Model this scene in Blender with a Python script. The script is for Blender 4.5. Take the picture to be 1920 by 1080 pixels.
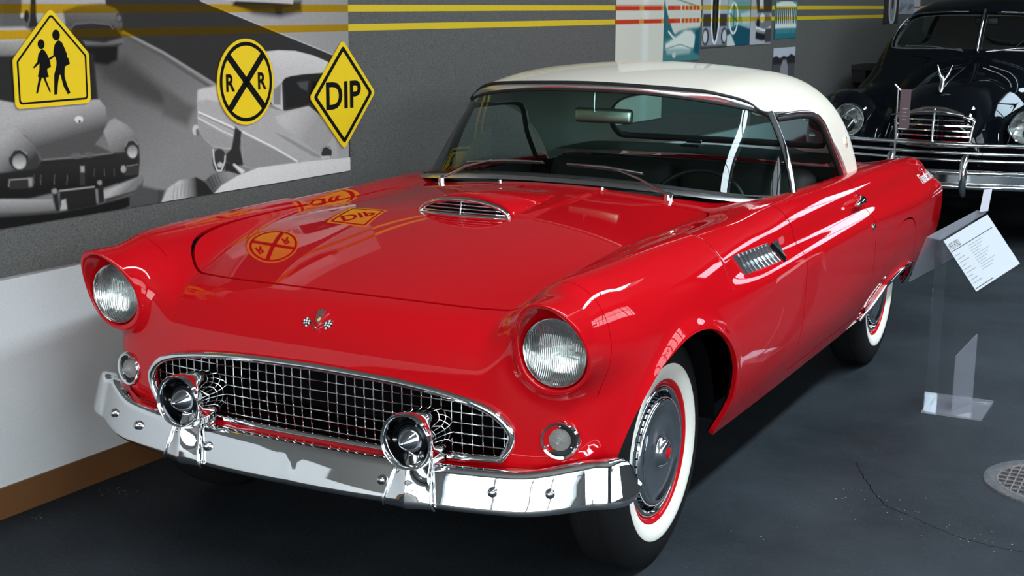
import bpy, bmesh, math, random
import numpy as np
from mathutils import Vector, Matrix
random.seed(7)
for o in list(bpy.data.objects): bpy.data.objects.remove(o, do_unlink=True)
SC = bpy.context.scene
COL = SC.collection

# ------------------------------------------------------------------ camera
CAM_POS = (2.1404, -3.5111, 1.5747)
YAW, PITCH, ROLL, FPX = -0.4801, 0.2036, 0.0084, 2615.04
def _camera():
    fw = Vector((math.sin(YAW)*math.cos(PITCH), math.cos(YAW)*math.cos(PITCH), -math.sin(PITCH)))
    r = Vector((math.cos(YAW), -math.sin(YAW), 0)); u = r.cross(fw)
    r2 = r*math.cos(ROLL)+u*math.sin(ROLL); u2 = -r*math.sin(ROLL)+u*math.cos(ROLL)
    cd = bpy.data.cameras.new('camera'); cd.sensor_width = 36; cd.lens = FPX*36/1920
    cd.clip_start = .05; cd.clip_end = 200
    co = bpy.data.objects.new('camera', cd); COL.objects.link(co)
    m = Matrix(((r2.x, u2.x, -fw.x, CAM_POS[0]), (r2.y, u2.y, -fw.y, CAM_POS[1]), (r2.z, u2.z, -fw.z, CAM_POS[2]), (0,0,0,1)))
    co.matrix_world = m; SC.camera = co
_camera()

# ------------------------------------------------------------------ world, daylight, exposure
SC.view_settings.view_transform = 'Standard'
SC.view_settings.look = 'None'
SC.view_settings.gamma = 1
SC.view_settings.use_curve_mapping = False
SC.view_settings.exposure = 0.16
w = bpy.data.worlds.new('daylight'); SC.world = w; w.use_nodes = True
bg = w.node_tree.nodes['Background']; bg.inputs[0].default_value = (.62,.78,1,1); bg.inputs[1].default_value = 1.0

def area(name, loc, rot, sx, sy, power, col=(1,1,1)):
    l = bpy.data.lights.new(name, 'AREA'); l.shape = 'RECTANGLE'; l.size = sx; l.size_y = sy; l.energy = power; l.color = col
    o = bpy.data.objects.new(name, l); COL.objects.link(o); o.location = loc; o.rotation_euler = rot
    return o
R90 = math.pi/2
# daylight falling in through the window openings of the hall (the openings are built below)
area('clerestory_daylight', (7.05, 1.5, 3.22), (0, R90, 0), 1.7, 15.6, 330, (.92,.95,1))
area('added_side_daylight', (7.05, -4.5, 1.45), (0, R90, 0), 1.6, 5.0, 110, (.95,.97,1))  # added lamp front right, put in to brighten the bumper end
area('shopfront_daylight', (2.6, -8.62, 1.85), (R90, 0, 0), 6.6, 3.5, 600, (1,.97,.94))
area('back_window_daylight', (4.3, 14.42, 3.6), (-R90, 0, 0), 4.4, 1.0, 60, (.74,.86,1))
area('skylight_daylight', (3.2, 2.2, 4.86), (0, 0, 0), .55, 11.4, 1180, (.84,.93,1))

# ------------------------------------------------------------------ helpers
def link(o, parent=None):
    COL.objects.link(o)
    if parent is not None: o.parent = parent
    return o
def tag(o, label=None, cat=None, group=None, kind=None):
    if label: o['label'] = label
    if cat: o['category'] = cat
    if group: o['group'] = group
    if kind: o['kind'] = kind
    return o
def empty(name, loc=(0,0,0), rz=0, label=None, cat=None, group=None):
    o = bpy.data.objects.new(name, None); o.location = loc; o.rotation_euler = (0,0,rz); o.empty_display_size = .1
    link(o); return tag(o, label, cat, group)
def mesh_obj(name, verts, faces, mat, parent=None, smooth=False, normals=None, autosmooth=None):
    me = bpy.data.meshes.new(name)
    if isinstance(faces, np.ndarray) and faces.shape[1] == 3:
        nv, nf = len(verts), len(faces)
        me.vertices.add(nv); me.vertices.foreach_set('co', np.asarray(verts, np.float32).ravel())
        me.loops.add(nf*3); me.loops.foreach_set('vertex_index', faces.astype(np.int32).ravel())
        me.polygons.add(nf); me.polygons.foreach_set('loop_start', np.arange(0, nf*3, 3, dtype=np.int32))
        me.update(calc_edges=True)
    else:
        me.from_pydata([tuple(v) for v in verts], [], [tuple(f) for f in faces])
    if smooth or normals is not None:
        me.polygons.foreach_set('use_smooth', np.ones(len(me.polygons), bool))
    if normals is not None:
        me.normals_split_custom_set_from_vertices(np.asarray(normals, np.float32))
    elif autosmooth:
        me.set_sharp_from_angle(angle=math.radians(autosmooth))
    me.update()
    if mat is not None: me.materials.append(mat)
    return link(bpy.data.objects.new(name, me), parent)
def cp(o, parent, loc=None, rot=None, scale=None):
    c = o.copy(); COL.objects.link(c); c.parent = parent
    if loc is not None: c.location = loc
    if rot is not None: c.rotation_euler = rot
    if scale is not None: c.scale = scale
    return c
class MB:
    """collects simple shapes into one mesh"""
    def __init__(s): s.v = []; s.f = []
    def add(s, v, f):
        n = len(s.v); s.v += [tuple(p) for p in v]; s.f += [tuple(i+n for i in q) for q in f]; return s
    def box(s, c, d, rot=None, bev=0):
        bm = bmesh.new(); bmesh.ops.create_cube(bm, size=1)
        bmesh.ops.scale(bm, vec=d, verts=bm.verts)
        if bev: bmesh.ops.bevel(bm, geom=bm.edges[:], offset=bev, segments=2, affect='EDGES', profile=.5)
        if rot is not None: bmesh.ops.transform(bm, matrix=rot.to_4x4(), verts=bm.verts)
        bm.verts.index_update()
        s.add([v.co + Vector(c) for v in bm.verts], [[v.index for v in f.verts] for f in bm.faces]); bm.free(); return s
    def tube(s, pts, r, n=10, caps=True, closed=False):
        pts = [Vector(p) for p in pts]; m = len(pts)
        rs = r if isinstance(r, (list, tuple)) else [r]*m
        vs = []; prev = None
        for i, p in enumerate(pts):
            a = pts[i-1] if (i > 0 or closed) else p; b = pts[(i+1) % m] if (i < m-1 or closed) else p
            t = (b-a).normalized()
            if prev is None:
                up = Vector((0,0,1)) if abs(t.z) < .9 else Vector((1,0,0))
                e1 = t.cross(up).normalized()
            else:
                e1 = (prev - t*prev.dot(t)).normalized()
            prev = e1; e2 = t.cross(e1)
            for k in range(n):
                an = 2*math.pi*k/n; vs.append(p + e1*(rs[i]*math.cos(an)) + e2*(rs[i]*math.sin(an)))
        fs = []
        for i in range(m if closed else m-1):
            j = (i+1) % m
            for k in range(n):
                k2 = (k+1) % n; fs.append((i*n+k, i*n+k2, j*n+k2, j*n+k))
        if caps and not closed:
            fs.append(tuple(range(n-1, -1, -1))); fs.append(tuple((m-1)*n+k for k in range(n)))
        return s.add(vs, fs)
    def lathe(s, prof, n=48, axis='y', c=(0,0,0)):
        """prof: (radius, along) pairs revolved round an axis through c"""
        vs = []; m = len(prof)
        for r, a in prof:
            for k in range(n):
                an = 2*math.pi*k/n; p, q = r*math.cos(an), r*math.sin(an)
                v = (p, a, q) if axis == 'y' else ((a, p, q) if axis == 'x' else (p, q, a))
                vs.append((v[0]+c[0], v[1]+c[1], v[2]+c[2]))
        fs = [(i*n+k, i*n+(k+1) % n, (i+1)*n+(k+1) % n, (i+1)*n+k) for i in range(m-1) for k in range(n)]
        return s.add(vs, fs)
    def prism(s, poly, h0, h1, fn):
        """poly 2-D; fn(a, b, h) gives the point"""
        n = len(poly); vs = [fn(a, b, h0) for a, b in poly]+[fn(a, b, h1) for a, b in poly]
        fs = [tuple(range(n)), tuple(range(2*n-1, n-1, -1))]+[(i, i+n, (i+1) % n+n, (i+1) % n) for i in range(n)]
        return s.add(vs, fs)
    def build(s, name, mat, parent=None, smooth=None, recalc=True):
        me = bpy.data.meshes.new(name); me.from_pydata(s.v, [], s.f)
        if recalc:
            bm = bmesh.new(); bm.from_mesh(me)
            bmesh.ops.remove_doubles(bm, verts=bm.verts, dist=1e-6)
            bmesh.ops.recalc_face_normals(bm, faces=bm.faces); bm.to_mesh(me); bm.free()
        if smooth:
            me.polygons.foreach_set('use_smooth', np.ones(len(me.polygons), bool)); me.set_sharp_from_angle(angle=math.radians(smooth))
        me.update(); me.materials.append(mat)
        return link(bpy.data.objects.new(name, me), parent)

# splines and smooth combinations
class Sp:
    """natural cubic spline through points, linear outside"""
    def __init__(s, *pts):
        s.x = np.array([p[0] for p in pts], float); s.y = np.array([p[1] for p in pts], float)
        x, y = s.x, s.y; n = len(x); h = np.diff(x); A = np.eye(n); b = np.zeros(n)
        for i in range(1, n-1):
            A[i,i-1] = h[i-1]; A[i,i] = 2*(h[i-1]+h[i]); A[i,i+1] = h[i]
            b[i] = 6*((y[i+1]-y[i])/h[i]-(y[i]-y[i-1])/h[i-1])
        s.m = np.linalg.solve(A, b); s.h = h
    def __call__(s, t):
        t = np.asarray(t, float); x, y, m = s.x, s.y, s.m
        i = np.clip(np.searchsorted(x, t)-1, 0, len(x)-2); h = s.h[i]
        tc = np.clip(t, x[0], x[-1]); a = (x[i+1]-tc)/h; b = (tc-x[i])/h
        v = a*y[i]+b*y[i+1]+((a**3-a)*m[i]+(b**3-b)*m[i+1])*h*h/6
        s0 = (y[1]-y[0])/s.h[0]-s.h[0]*m[1]/6; s1 = (y[-1]-y[-2])/s.h[-1]+s.h[-1]*m[-2]/6
        return v+np.minimum(t-x[0], 0)*s0+np.maximum(t-x[-1], 0)*s1
def smax(a, b, k):
    h = np.maximum(k-np.abs(a-b), 0)/k
    return np.maximum(a, b)+h*h*k*.25
def smin(a, b, k): return -smax(-a, -b, k)
def sstep(a, b, x):
    t = np.clip((x-a)/(b-a), 0, 1); return t*t*(3-2*t)
def closed_curve(pts, n=12):
    """Catmull-Rom through points; a point given as (a, b, 0) is kept as a sharp corner"""
    P = [np.array(p[:2], float) for p in pts]; sharp = [len(p) > 2 for p in pts]; out = []; m = len(P)
    for i in range(m):
        p0, p1, p2, p3 = P[i-1], P[i], P[(i+1) % m], P[(i+2) % m]
        t1 = (p2-p0)/2 if not sharp[i] else (p2-p1); t2 = (p3-p1)/2 if not sharp[(i+1) % m] else (p2-p1)
        for k in range(n):
            t = k/n; out.append((2*t**3-3*t*t+1)*p1+(t**3-2*t*t+t)*t1+(-2*t**3+3*t*t)*p2+(t**3-t*t)*t2)
    return np.array(out)
def poly_sdf(a, b, poly):
    """signed distance, positive inside"""
    P = np.stack([np.ravel(a), np.ravel(b)], -1).astype(float); d = np.full(len(P), 1e9); ins = np.zeros(len(P), bool)
    m = len(poly)
    for i in range(m):
        u = poly[i]; v = poly[(i+1) % m]; e = v-u; L = e@e
        if L < 1e-14: continue
        wv = P-u; t = np.clip((wv@e)/L, 0, 1); q = wv-t[:,None]*e
        d = np.minimum(d, np.einsum('ij,ij->i', q, q))
        c = ((u[1] <= P[:,1]) != (v[1] <= P[:,1]))
        if c.any():
            xi = u[0]+(P[:,1]-u[1])/(e[1] if abs(e[1]) > 1e-12 else 1e-12)*e[0]
            ins ^= c & (P[:,0] < xi)
    return np.where(ins, 1, -1)*np.sqrt(d)
# implicit surface -> smooth triangle mesh with true normals
def isosurface(f, lo, hi, h, iters=5):
    lo = np.array(lo, float); n = np.ceil((np.array(hi)-lo)/h).astype(int)+1
    ax = [lo[i]+h*np.arange(n[i]) for i in range(3)]
    phi = np.broadcast_to(f(ax[0][:,None,None], ax[1][None,:,None], ax[2][None,None,:]), tuple(n)).astype(np.float32)
    s = phi < 0
    cnt = sum(s[i:n[0]-1+i, j:n[1]-1+j, k:n[2]-1+k].astype(np.int8) for i in (0,1) for j in (0,1) for k in (0,1))
    act = (cnt > 0) & (cnt < 8); ci = np.argwhere(act); idx = -np.ones(act.shape, np.int64); idx[act] = np.arange(len(ci))
    cv = {(i,j,k): phi[ci[:,0]+i, ci[:,1]+j, ci[:,2]+k].astype(float) for i in (0,1) for j in (0,1) for k in (0,1)}
    acc = np.zeros((len(ci), 3)); num = np.zeros(len(ci))
    for c0 in cv:
        for axi in range(3):
            if c0[axi] == 0:
                c1 = list(c0); c1[axi] = 1; c1 = tuple(c1); a, b = cv[c0], cv[c1]; x = (a < 0) != (b < 0)
                t = np.where(x, a/np.where(x, a-b, 1), 0); p = np.tile(np.array(c0, float), (len(ci), 1)); p[:,axi] += t
                acc += p*x[:,None]; num += x
    V = lo+h*(ci+acc/num[:,None])
    F = []
    for axi in range(3):
        sl0 = [slice(None)]*3; sl1 = [slice(None)]*3; sl0[axi] = slice(0,-1); sl1[axi] = slice(1,None)
        e = np.argwhere(s[tuple(sl0)] != s[tuple(sl1)]); o1, o2 = (axi+1) % 3, (axi+2) % 3
        e = e[(e[:,o1] > 0) & (e[:,o2] > 0) & (e[:,o1] < n[o1]-1) & (e[:,o2] < n[o2]-1)]
        q = []
        for d1, d2 in ((-1,-1), (0,-1), (0,0), (-1,0)):
            c = e.copy(); c[:,o1] += d1; c[:,o2] += d2; q.append(idx[c[:,0], c[:,1], c[:,2]])
        q = np.stack(q, -1); inside = s[e[:,0], e[:,1], e[:,2]]
        q[~inside] = q[~inside][:, ::-1]; F.append(q)
    F = np.concatenate(F); F = F[(F >= 0).all(1)]
    def grad(P, e=6e-4):
        g = np.empty_like(P)
        for i in range(3):
            d = np.zeros(3); d[i] = e
            A, B = P+d, P-d
            g[:,i] = (f(A[:,0],A[:,1],A[:,2])-f(B[:,0],B[:,1],B[:,2]))/(2*e)
        return g
    for _ in range(iters):
        g = grad(V); v = f(V[:,0],V[:,1],V[:,2]); st = -(v/np.maximum((g*g).sum(1), .05))[:,None]*g
        L = np.linalg.norm(st, axis=1, keepdims=True); V = V+st*np.minimum(1, h*.6/np.maximum(L, 1e-9))
    g = grad(V); N = g/np.maximum(np.linalg.norm(g, axis=1, keepdims=True), 1e-9)
    d1 = np.linalg.norm(V[F[:,0]]-V[F[:,2]], axis=1); d2 = np.linalg.norm(V[F[:,1]]-V[F[:,3]], axis=1); c = d1 <= d2
    T = np.concatenate([F[c][:,[0,1,2]], F[c][:,[0,2,3]], F[~c][:,[0,1,3]], F[~c][:,[1,2,3]]])
    return V, N, T
def clip(M, f):
    """keep the part of a triangle mesh where f > 0"""
    V, N, T = M; val = f(V) if callable(f) else f; val = np.where(np.abs(val) < 1e-7, 1e-7, val); ins = val > 0
    k = ins[T].sum(1); keep = T[k == 3]
    newV, newN = [V], [N]; out = [keep]; base = len(V)
    mix = T[(k == 1) | (k == 2)]
    if len(mix):
        e = np.concatenate([mix[:,[0,1]], mix[:,[1,2]], mix[:,[2,0]]]); e = np.sort(e, 1); e = np.unique(e[ins[e[:,0]] != ins[e[:,1]]], axis=0)
        a, b = e[:,0], e[:,1]; t = (val[a]/(val[a]-val[b]))[:,None]
        newV.append(V[a]+(V[b]-V[a])*t); nn = N[a]+(N[b]-N[a])*t; newN.append(nn/np.maximum(np.linalg.norm(nn, axis=1, keepdims=True), 1e-9))
        key = e[:,0]*len(V)+e[:,1]
        def eid(p, q):
            lo_, hi_ = np.minimum(p, q), np.maximum(p, q); return base+np.searchsorted(key, lo_*len(V)+hi_)
        for r in range(3):
            p, q, s_ = mix[:,r], mix[:,(r+1) % 3], mix[:,(r+2) % 3]
            m = ins[p] & ~ins[q] & ~ins[s_]
            if m.any(): out.append(np.stack([p[m], eid(p[m],q[m]), eid(p[m],s_[m])], -1))
            m = ~ins[p] & ins[q] & ins[s_]
            if m.any():
                i1 = eid(p[m],q[m]); i2 = eid(p[m],s_[m])
                out += [np.stack([i1, q[m], s_[m]], -1), np.stack([i1, s_[m], i2], -1)]
    V = np.concatenate(newV); N = np.concatenate(newN); T = np.concatenate(out)
    u, inv = np.unique(T, return_inverse=True)
    return V[u], N[u], inv.reshape(-1, 3)
def mirror(M):
    V, N, T = M; s = np.array([-1,1,1]); return V*s, N*s, T[:, ::-1]
def join(*Ms):
    o = 0; Vs, Ns, Ts = [], [], []
    for V, N, T in Ms: Vs.append(V); Ns.append(N); Ts.append(T+o); o += len(V)
    return np.concatenate(Vs), np.concatenate(Ns), np.concatenate(Ts)
def rim_edges(M):
    V, N, T = M; e = np.concatenate([T[:,[0,1]], T[:,[1,2]], T[:,[2,0]]]); s = np.sort(e, 1)
    u, i, c = np.unique(s, axis=0, return_index=True, return_counts=True); e = e[i[c == 1]]
    return e[~((np.abs(V[e[:,0],0]) < 2e-4) & (np.abs(V[e[:,1],0]) < 2e-4))]
def flange(M, depth, direction=None):
    """turns every free edge of a panel inwards, so that it shows its thickness"""
    V, N, T = M; e = rim_edges(M); a, b = e[:,0], e[:,1]
    da = -N[a] if direction is None else direction(V[a]); db = -N[b] if direction is None else direction(V[b])
    P = [V[a], V[b], V[b]+db*depth, V[a]+da*depth]
    fn = np.cross(V[b]-V[a], da); fn = -fn/np.maximum(np.linalg.norm(fn, axis=1, keepdims=True), 1e-9)
    n = len(e); i = np.arange(n); W = np.concatenate(P); FN = np.concatenate([fn]*4)
    t = np.concatenate([np.stack([i+n, i, i+3*n], -1), np.stack([i+n, i+3*n, i+2*n], -1)])
    return join(M, (W, FN, t))
def offset(M, d): return M[0]+M[1]*d, M[1], M[2]
def skin(name, M, mat, parent): return mesh_obj(name, M[0], M[2], mat, parent, normals=M[1])

# ------------------------------------------------------------------ materials
def mat(name, col, rough=.5, metal=0., coat=0., coat_rough=.03, spec=.5, trans=0., ior=1.45, noise=None, bump=None):
    m = bpy.data.materials.new(name); m.use_nodes = True; nt = m.node_tree; b = nt.nodes['Principled BSDF']
    b.inputs['Base Color'].default_value = (*col, 1); b.inputs['Roughness'].default_value = rough; b.inputs['Metallic'].default_value = metal
    b.inputs['Coat Weight'].default_value = coat; b.inputs['Coat Roughness'].default_value = coat_rough
    b.inputs['Specular IOR Level'].default_value = spec; b.inputs['Transmission Weight'].default_value = trans; b.inputs['IOR'].default_value = ior
    tc = None
    if noise or bump:
        tc = nt.nodes.new('ShaderNodeTexCoord')
    if noise:                      # (scale, colour b, low, high)
        sc, colb, lo, hi = noise
        n = nt.nodes.new('ShaderNodeTexNoise'); n.inputs['Scale'].default_value = sc; n.inputs['Detail'].default_value = 6
        r = nt.nodes.new('ShaderNodeValToRGB'); r.color_ramp.elements[0].position = lo; r.color_ramp.elements[1].position = hi
        r.color_ramp.elements[0].color = (*col, 1); r.color_ramp.elements[1].color = (*colb, 1)
        nt.links.new(tc.outputs['Object'], n.inputs['Vector']); nt.links.new(n.outputs['Fac'], r.inputs['Fac']); nt.links.new(r.outputs['Color'], b.inputs['Base Color'])
    if bump:                       # (scale, strength)
        n = nt.nodes.new('ShaderNodeTexNoise'); n.inputs['Scale'].default_value = bump[0]; n.inputs['Detail'].default_value = 4
        bp = nt.nodes.new('ShaderNodeBump'); bp.inputs['Strength'].default_value = bump[1]; bp.inputs['Distance'].default_value = .01
        nt.links.new(tc.outputs['Object'], n.inputs['Vector']); nt.links.new(n.outputs['Fac'], bp.inputs['Height']); nt.links.new(bp.outputs['Normal'], b.inputs['Normal'])
    return m
def glass(name, tint, refl=.06, scuff=None, amount=0.):
    """thin pane: tinted see-through plus mirror reflection by viewing angle"""
    m = bpy.data.materials.new(name); m.use_nodes = True; nt = m.node_tree; nt.nodes.clear()
    o = nt.nodes.new('ShaderNodeOutputMaterial'); mx = nt.nodes.new('ShaderNodeMixShader'); t = nt.nodes.new('ShaderNodeBsdfTransparent')
    g = nt.nodes.new('ShaderNodeBsdfGlossy'); fr = nt.nodes.new('ShaderNodeLayerWeight'); fr.inputs['Blend'].default_value = .5
    mr = nt.nodes.new('ShaderNodeMapRange'); mr.inputs['To Min'].default_value = refl; mr.inputs['To Max'].default_value = 1
    pw = nt.nodes.new('ShaderNodeMath'); pw.operation = 'POWER'; pw.inputs[1].default_value = 4
    t.inputs[0].default_value = (*tint, 1); g.inputs['Roughness'].default_value = 0.0
    nt.links.new(fr.outputs['Facing'], pw.inputs[0]); nt.links.new(pw.outputs[0], mr.inputs['Value'])
    nt.links.new(mr.outputs[0], mx.inputs[0]); nt.links.new(t.outputs[0], mx.inputs[1]); nt.links.new(g.outputs[0], mx.inputs[2]); nt.links.new(mx.outputs[0], o.inputs[0])
    if scuff:
        d = nt.nodes.new('ShaderNodeBsdfDiffuse'); d.inputs[0].default_value = (*scuff, 1); m2 = nt.nodes.new('ShaderNodeMixShader'); m2.inputs[0].default_value = amount
        nt.links.new(mx.outputs[0], m2.inputs[1]); nt.links.new(d.outputs[0], m2.inputs[2]); nt.links.new(m2.outputs[0], o.inputs[0])
    return m
M = {}
M['red'] = mat('red_paint', (.55,.0033,.008), .55, coat=1, coat_rough=.012, spec=0)
M['cream'] = mat('cream_paint', (.92,.80,.69), .5, coat=.8, coat_rough=.04, spec=0)
M['black_paint'] = mat('black_paint', (.003,.004,.006), .5, coat=1, coat_rough=.015, spec=0)
M['chrome'] = mat('chrome', (.88,.89,.90), .035, 1)
M['chrome_satin'] = mat('brushed_chrome', (.60,.61,.62), .22, 1)
M['rubber'] = mat('black_rubber', (.010,.010,.011), .6)
M['tire'] = mat('tire_rubber', (.009,.009,.010), .6, spec=.2, bump=(90,.05))
M['whitewall'] = mat('whitewall_rubber', (.86,.82,.74), .5)
M['dark'] = mat('dark_cavity', (.004,.004,.005), .9, spec=.05)
M['interior'] = mat('dark_upholstery', (.018,.017,.017), .55, bump=(300,.1))
M['interior_trim'] = mat('dark_dashboard', (.012,.012,.013), .45)
M['headliner'] = mat('headliner', (.40,.38,.35), .9, spec=.1)
M['glass'] = glass('tinted_windshield', (.56,.74,.70), .022)
M['side_glass'] = glass('tinted_side_glass', (.50,.68,.68), .06)
M['clear_glass'] = glass('clear_glass', (.86,.90,.90), .05)
M['plastic_clear'] = glass('clear_acrylic', (.98,.98,.985), .02)
M['plastic_frost'] = glass('scuffed_acrylic', (.95,.95,.98), .03, (.58,.58,.64), .13)
M['lamp_lens'] = mat('lamp_glass', (.92,.94,.95), .04, trans=.92, ior=1.45)
M['reflector'] = mat('lamp_reflector', (.92,.92,.92), .10, 1)

# ------------------------------------------------------------------ the hall
WA, WK = -0.0389, -1.0918                      # the wall beside the car: angle and offset
WN = Vector((math.cos(WA), math.sin(WA), 0)); WT = Vector((-math.sin(WA), math.cos(WA), 0))
def wall_pt(s, z, out=0.0):
    """s metres along the wall, z up, out from its face"""
    p = WN*(WK+out)+WT*s; return (p.x, p.y, z)
def wall_box(mb, s0, s1, z0, z1, o0, o1):
    return mb.prism([(s0,z0),(s1,z0),(s1,z1),(s0,z1)], o0, o1, lambda a, b, h: wall_pt(a, b, h))
def struct(o): o['kind'] = 'structure'; return o

def floor_mat():
    m = bpy.data.materials.new('dark_sealed_concrete'); m.use_nodes = True; nt = m.node_tree; b = nt.nodes['Principled BSDF']
    tc = nt.nodes.new('ShaderNodeTexCoord')
    def noise(sc, det, rg=.6):
        n = nt.nodes.new('ShaderNodeTexNoise'); n.inputs['Scale'].default_value = sc; n.inputs['Detail'].default_value = det; n.inputs['Roughness'].default_value = rg
        nt.links.new(tc.outputs['Object'], n.inputs['Vector']); return n
    n1 = noise(1.1, 8); n2 = noise(60, 3); n3 = noise(260, 2)
    r1 = nt.nodes.new('ShaderNodeValToRGB'); e = r1.color_ramp.elements; e[0].position = .3; e[0].color = (.012,.014,.018,1); e[1].position = .75; e[1].color = (.038,.045,.053,1)
    nt.links.new(n1.outputs['Fac'], r1.inputs['Fac'])
    r2 = nt.nodes.new('ShaderNodeValToRGB'); e = r2.color_ramp.elements; e[0].position = .66; e[0].color = (0,0,0,1); e[1].position = .78; e[1].color = (.22,.21,.2,1)
    nt.links.new(n3.outputs['Fac'], r2.inputs['Fac'])
    ad = nt.nodes.new('ShaderNodeMix'); ad.data_type = 'RGBA'; ad.blend_type = 'ADD'; ad.inputs['Factor'].default_value = 1
    nt.links.new(r1.outputs['Color'], ad.inputs['A']); nt.links.new(r2.outputs['Color'], ad.inputs['B']); nt.links.new(ad.outputs['Result'], b.inputs['Base Color'])
    mr = nt.nodes.new('ShaderNodeMapRange'); mr.inputs['To Min'].default_value = .46; mr.inputs['To Max'].default_value = .70
    nt.links.new(n2.outputs['Fac'], mr.inputs['Value']); nt.links.new(mr.outputs[0], b.inputs['Roughness'])
    bp = nt.nodes.new('ShaderNodeBump'); bp.inputs['Strength'].default_value = .25; bp.inputs['Distance'].default_value = .004
    nt.links.new(n2.outputs['Fac'], bp.inputs['Height']); nt.links.new(bp.outputs['Normal'], b.inputs['Normal'])
    b.inputs['Specular IOR Level'].default_value = .10
    return m
M['floor'] = floor_mat()
M['wall_white'] = mat('white_wall_paint', (.68,.67,.68), .6, noise=(380,(.58,.57,.58),.35,.7), spec=.2)
M['wall_grey'] = mat('grey_fabric_wall', (.066,.062,.058), .85, noise=(300,(.170,.162,.154),.32,.68), spec=.15)
M['baseboard'] = mat('brown_vinyl_base', (.150,.062,.022), .5)
M['ceiling'] = mat('ceiling_paint', (.20,.20,.20), .8)
M['wall_front'] = mat('front_wall_paint', (.45,.45,.44), .8)
M['wall_right'] = mat('right_wall_paint', (.06,.06,.062), .8)
M['wall_far'] = mat('far_wall_paint', (.045,.045,.047), .8, noise=(300,(.06,.06,.06),.4,.7))
M['stripe'] = mat('yellow_stripe_vinyl', (.72,.50,.012), .45)
M['frame_dark'] = mat('window_frame_paint', (.03,.032,.035), .5)

S0, S1 = -8.6, 14.0
FLOOR = struct(MB().box((3.0, 3.0, -.05), (14, 26, .1)).build('floor', M['floor']))
wl = struct(wall_box(MB(), S0, S1, 0, 4.6, -.15, 0).build('wall_left', M['wall_white']))
wall_box(MB(), S0, S1, .7475, 4.6, 0, .012).build('grey_panelling', M['wall_grey'], wl)
struct(wall_box(MB(), S0, S1, 0, .098, 0, .008).build('baseboard_left', M['baseboard']))
cl = MB(); cl.box((3.0, -6.75, 4.65), (14, 6.5, .1)); cl.box((3.0, 12.0, 4.65), (14, 8, .1)); cl.box((-.55, 2.25, 4.65), (6.9, 11.5, .1)); cl.box((6.75, 2.25, 4.65), (6.5, 11.5, .1))
struct(cl.build('ceiling', M['ceiling']))
bk = MB(); bk.box((3.0, 14.2, 1.55), (14, .2, 3.1)); bk.box((3.0, 14.2, 4.35), (14, .2, .5)); bk.box((-.95, 14.2, 3.6), (6.1, .2, 1.0)); bk.box((8.25, 14.2, 3.6), (3.5, .2, 1.0))
struct(bk.build('wall_back', M['wall_far']))
# right wall with a clerestory band of panes, front wall with shop windows
wr = MB(); X = 6.8
wr.box((X+.1, -8.1, 1.15), (.2, 2.2, 2.3)); wr.box((X+.1, 6.1, 1.15), (.2, 16.2, 2.3)); wr.box((X+.1, -4.5, .3), (.2, 5.0, .6)); wr.box((X+.1, 2.5, 4.375), (.2, 23.4, .45))
wr.box((X+.1, -7.75, 3.225), (.2, 2.9, 1.85)); wr.box((X+.1, 11.75, 3.225), (.2, 4.9, 1.85))
struct(wr.build('wall_right', M['wall_right']))
wf = MB(); Y = -8.4
wf.box((2.7, Y, .05), (8.2, .2, .1)); wf.box((2.7, Y, 4.125), (8.2, .2, .95)); wf.box((-1.1, Y, 1.9), (.6, .2, 3.6)); wf.box((6.4, Y, 1.9), (.9, .2, 3.6))
struct(wf.build('wall_front', M['wall_front']))
k = 1
for i in range(13):                            # thirteen panes of the clerestory
    y0 = -6.3+i*15.6/13; t = struct(empty('window_%d' % k, (X-.05, y0+.6, 2.3))); k += 1
    f = MB(); f.box((0,-.6,.925), (.10,.07,1.85)); f.box((0,.6,.925), (.10,.07,1.85)); f.box((0,0,.04), (.10,1.2,.08)); f.box((0,0,1.81), (.10,1.2,.08)); f.box((0,0,.95), (.06,1.2,.05))
    f.build('window_frame', M['frame_dark'], t)
    MB().box((.07,0,.925), (.006,1.2,1.85)).build('pane', M['clear_glass'], t)
for i in range(4):
    x0 = -.8+i*6.75/4; t = struct(empty('window_%d' % k, (x0+.84, Y+.05, .1))); k += 1
    f = MB(); f.box((-.84,0,1.8), (.09,.10,3.6)); f.box((.84,0,1.8), (.09,.10,3.6)); f.box((0,0,.04), (1.68,.10,.08)); f.box((0,0,3.54), (1.68,.10,.08)); f.box((0,0,2.5), (1.68,.08,.06))
    f.build('window_frame', M['frame_dark'], t)
    MB().box((0,-.05,1.8), (1.68,.006,3.6)).build('pane', M['clear_glass'], t)

def window_unit(loc, size, axis, bars):
    """a fixed light: frame with dividing bars and one pane; size is width by height"""
    global k
    t = struct(empty('window_%d' % k, loc)); k += 1; w_, h_ = size; f = MB()
    def bx(a, b, da, db):
        if axis == 'x': f.box((0,a,b), (.10,da,db))
        elif axis == 'y': f.box((a,0,b), (da,.10,db))
        else: f.box((a,b,0), (da,db,.10))
    fb = .07 if axis != 'z' else .035
    bx(-w_/2,0,fb,h_); bx(w_/2,0,fb,h_); bx(0,-h_/2,w_,fb); bx(0,h_/2,w_,fb)
    for v, dirn in bars: bx(v,0,.06,h_) if dirn == 'v' else bx(0,v,w_,.06)
    f.build('window_frame', M['frame_dark'], t)
    d = (.006,w_,h_) if axis == 'x' else ((w_,.006,h_) if axis == 'y' else (w_,h_,.006))
    MB().box((0,0,0), d).build('pane', M['clear_glass'], t)
for i in range(4): window_unit((X+.05, -7+.625+i*1.25, 1.45), (1.25, 1.7), 'x', [])  # added side windows, a bright reflection for the bumper end
for i in range(4): window_unit((2.1+.55+i*1.1, 14.2, 3.6), (1.1, 1.0), 'y', [])
for i in range(8): window_unit((3.2, -3.5+.719+i*1.4375, 4.66), (.6, 1.4375), 'z', [])

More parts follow.
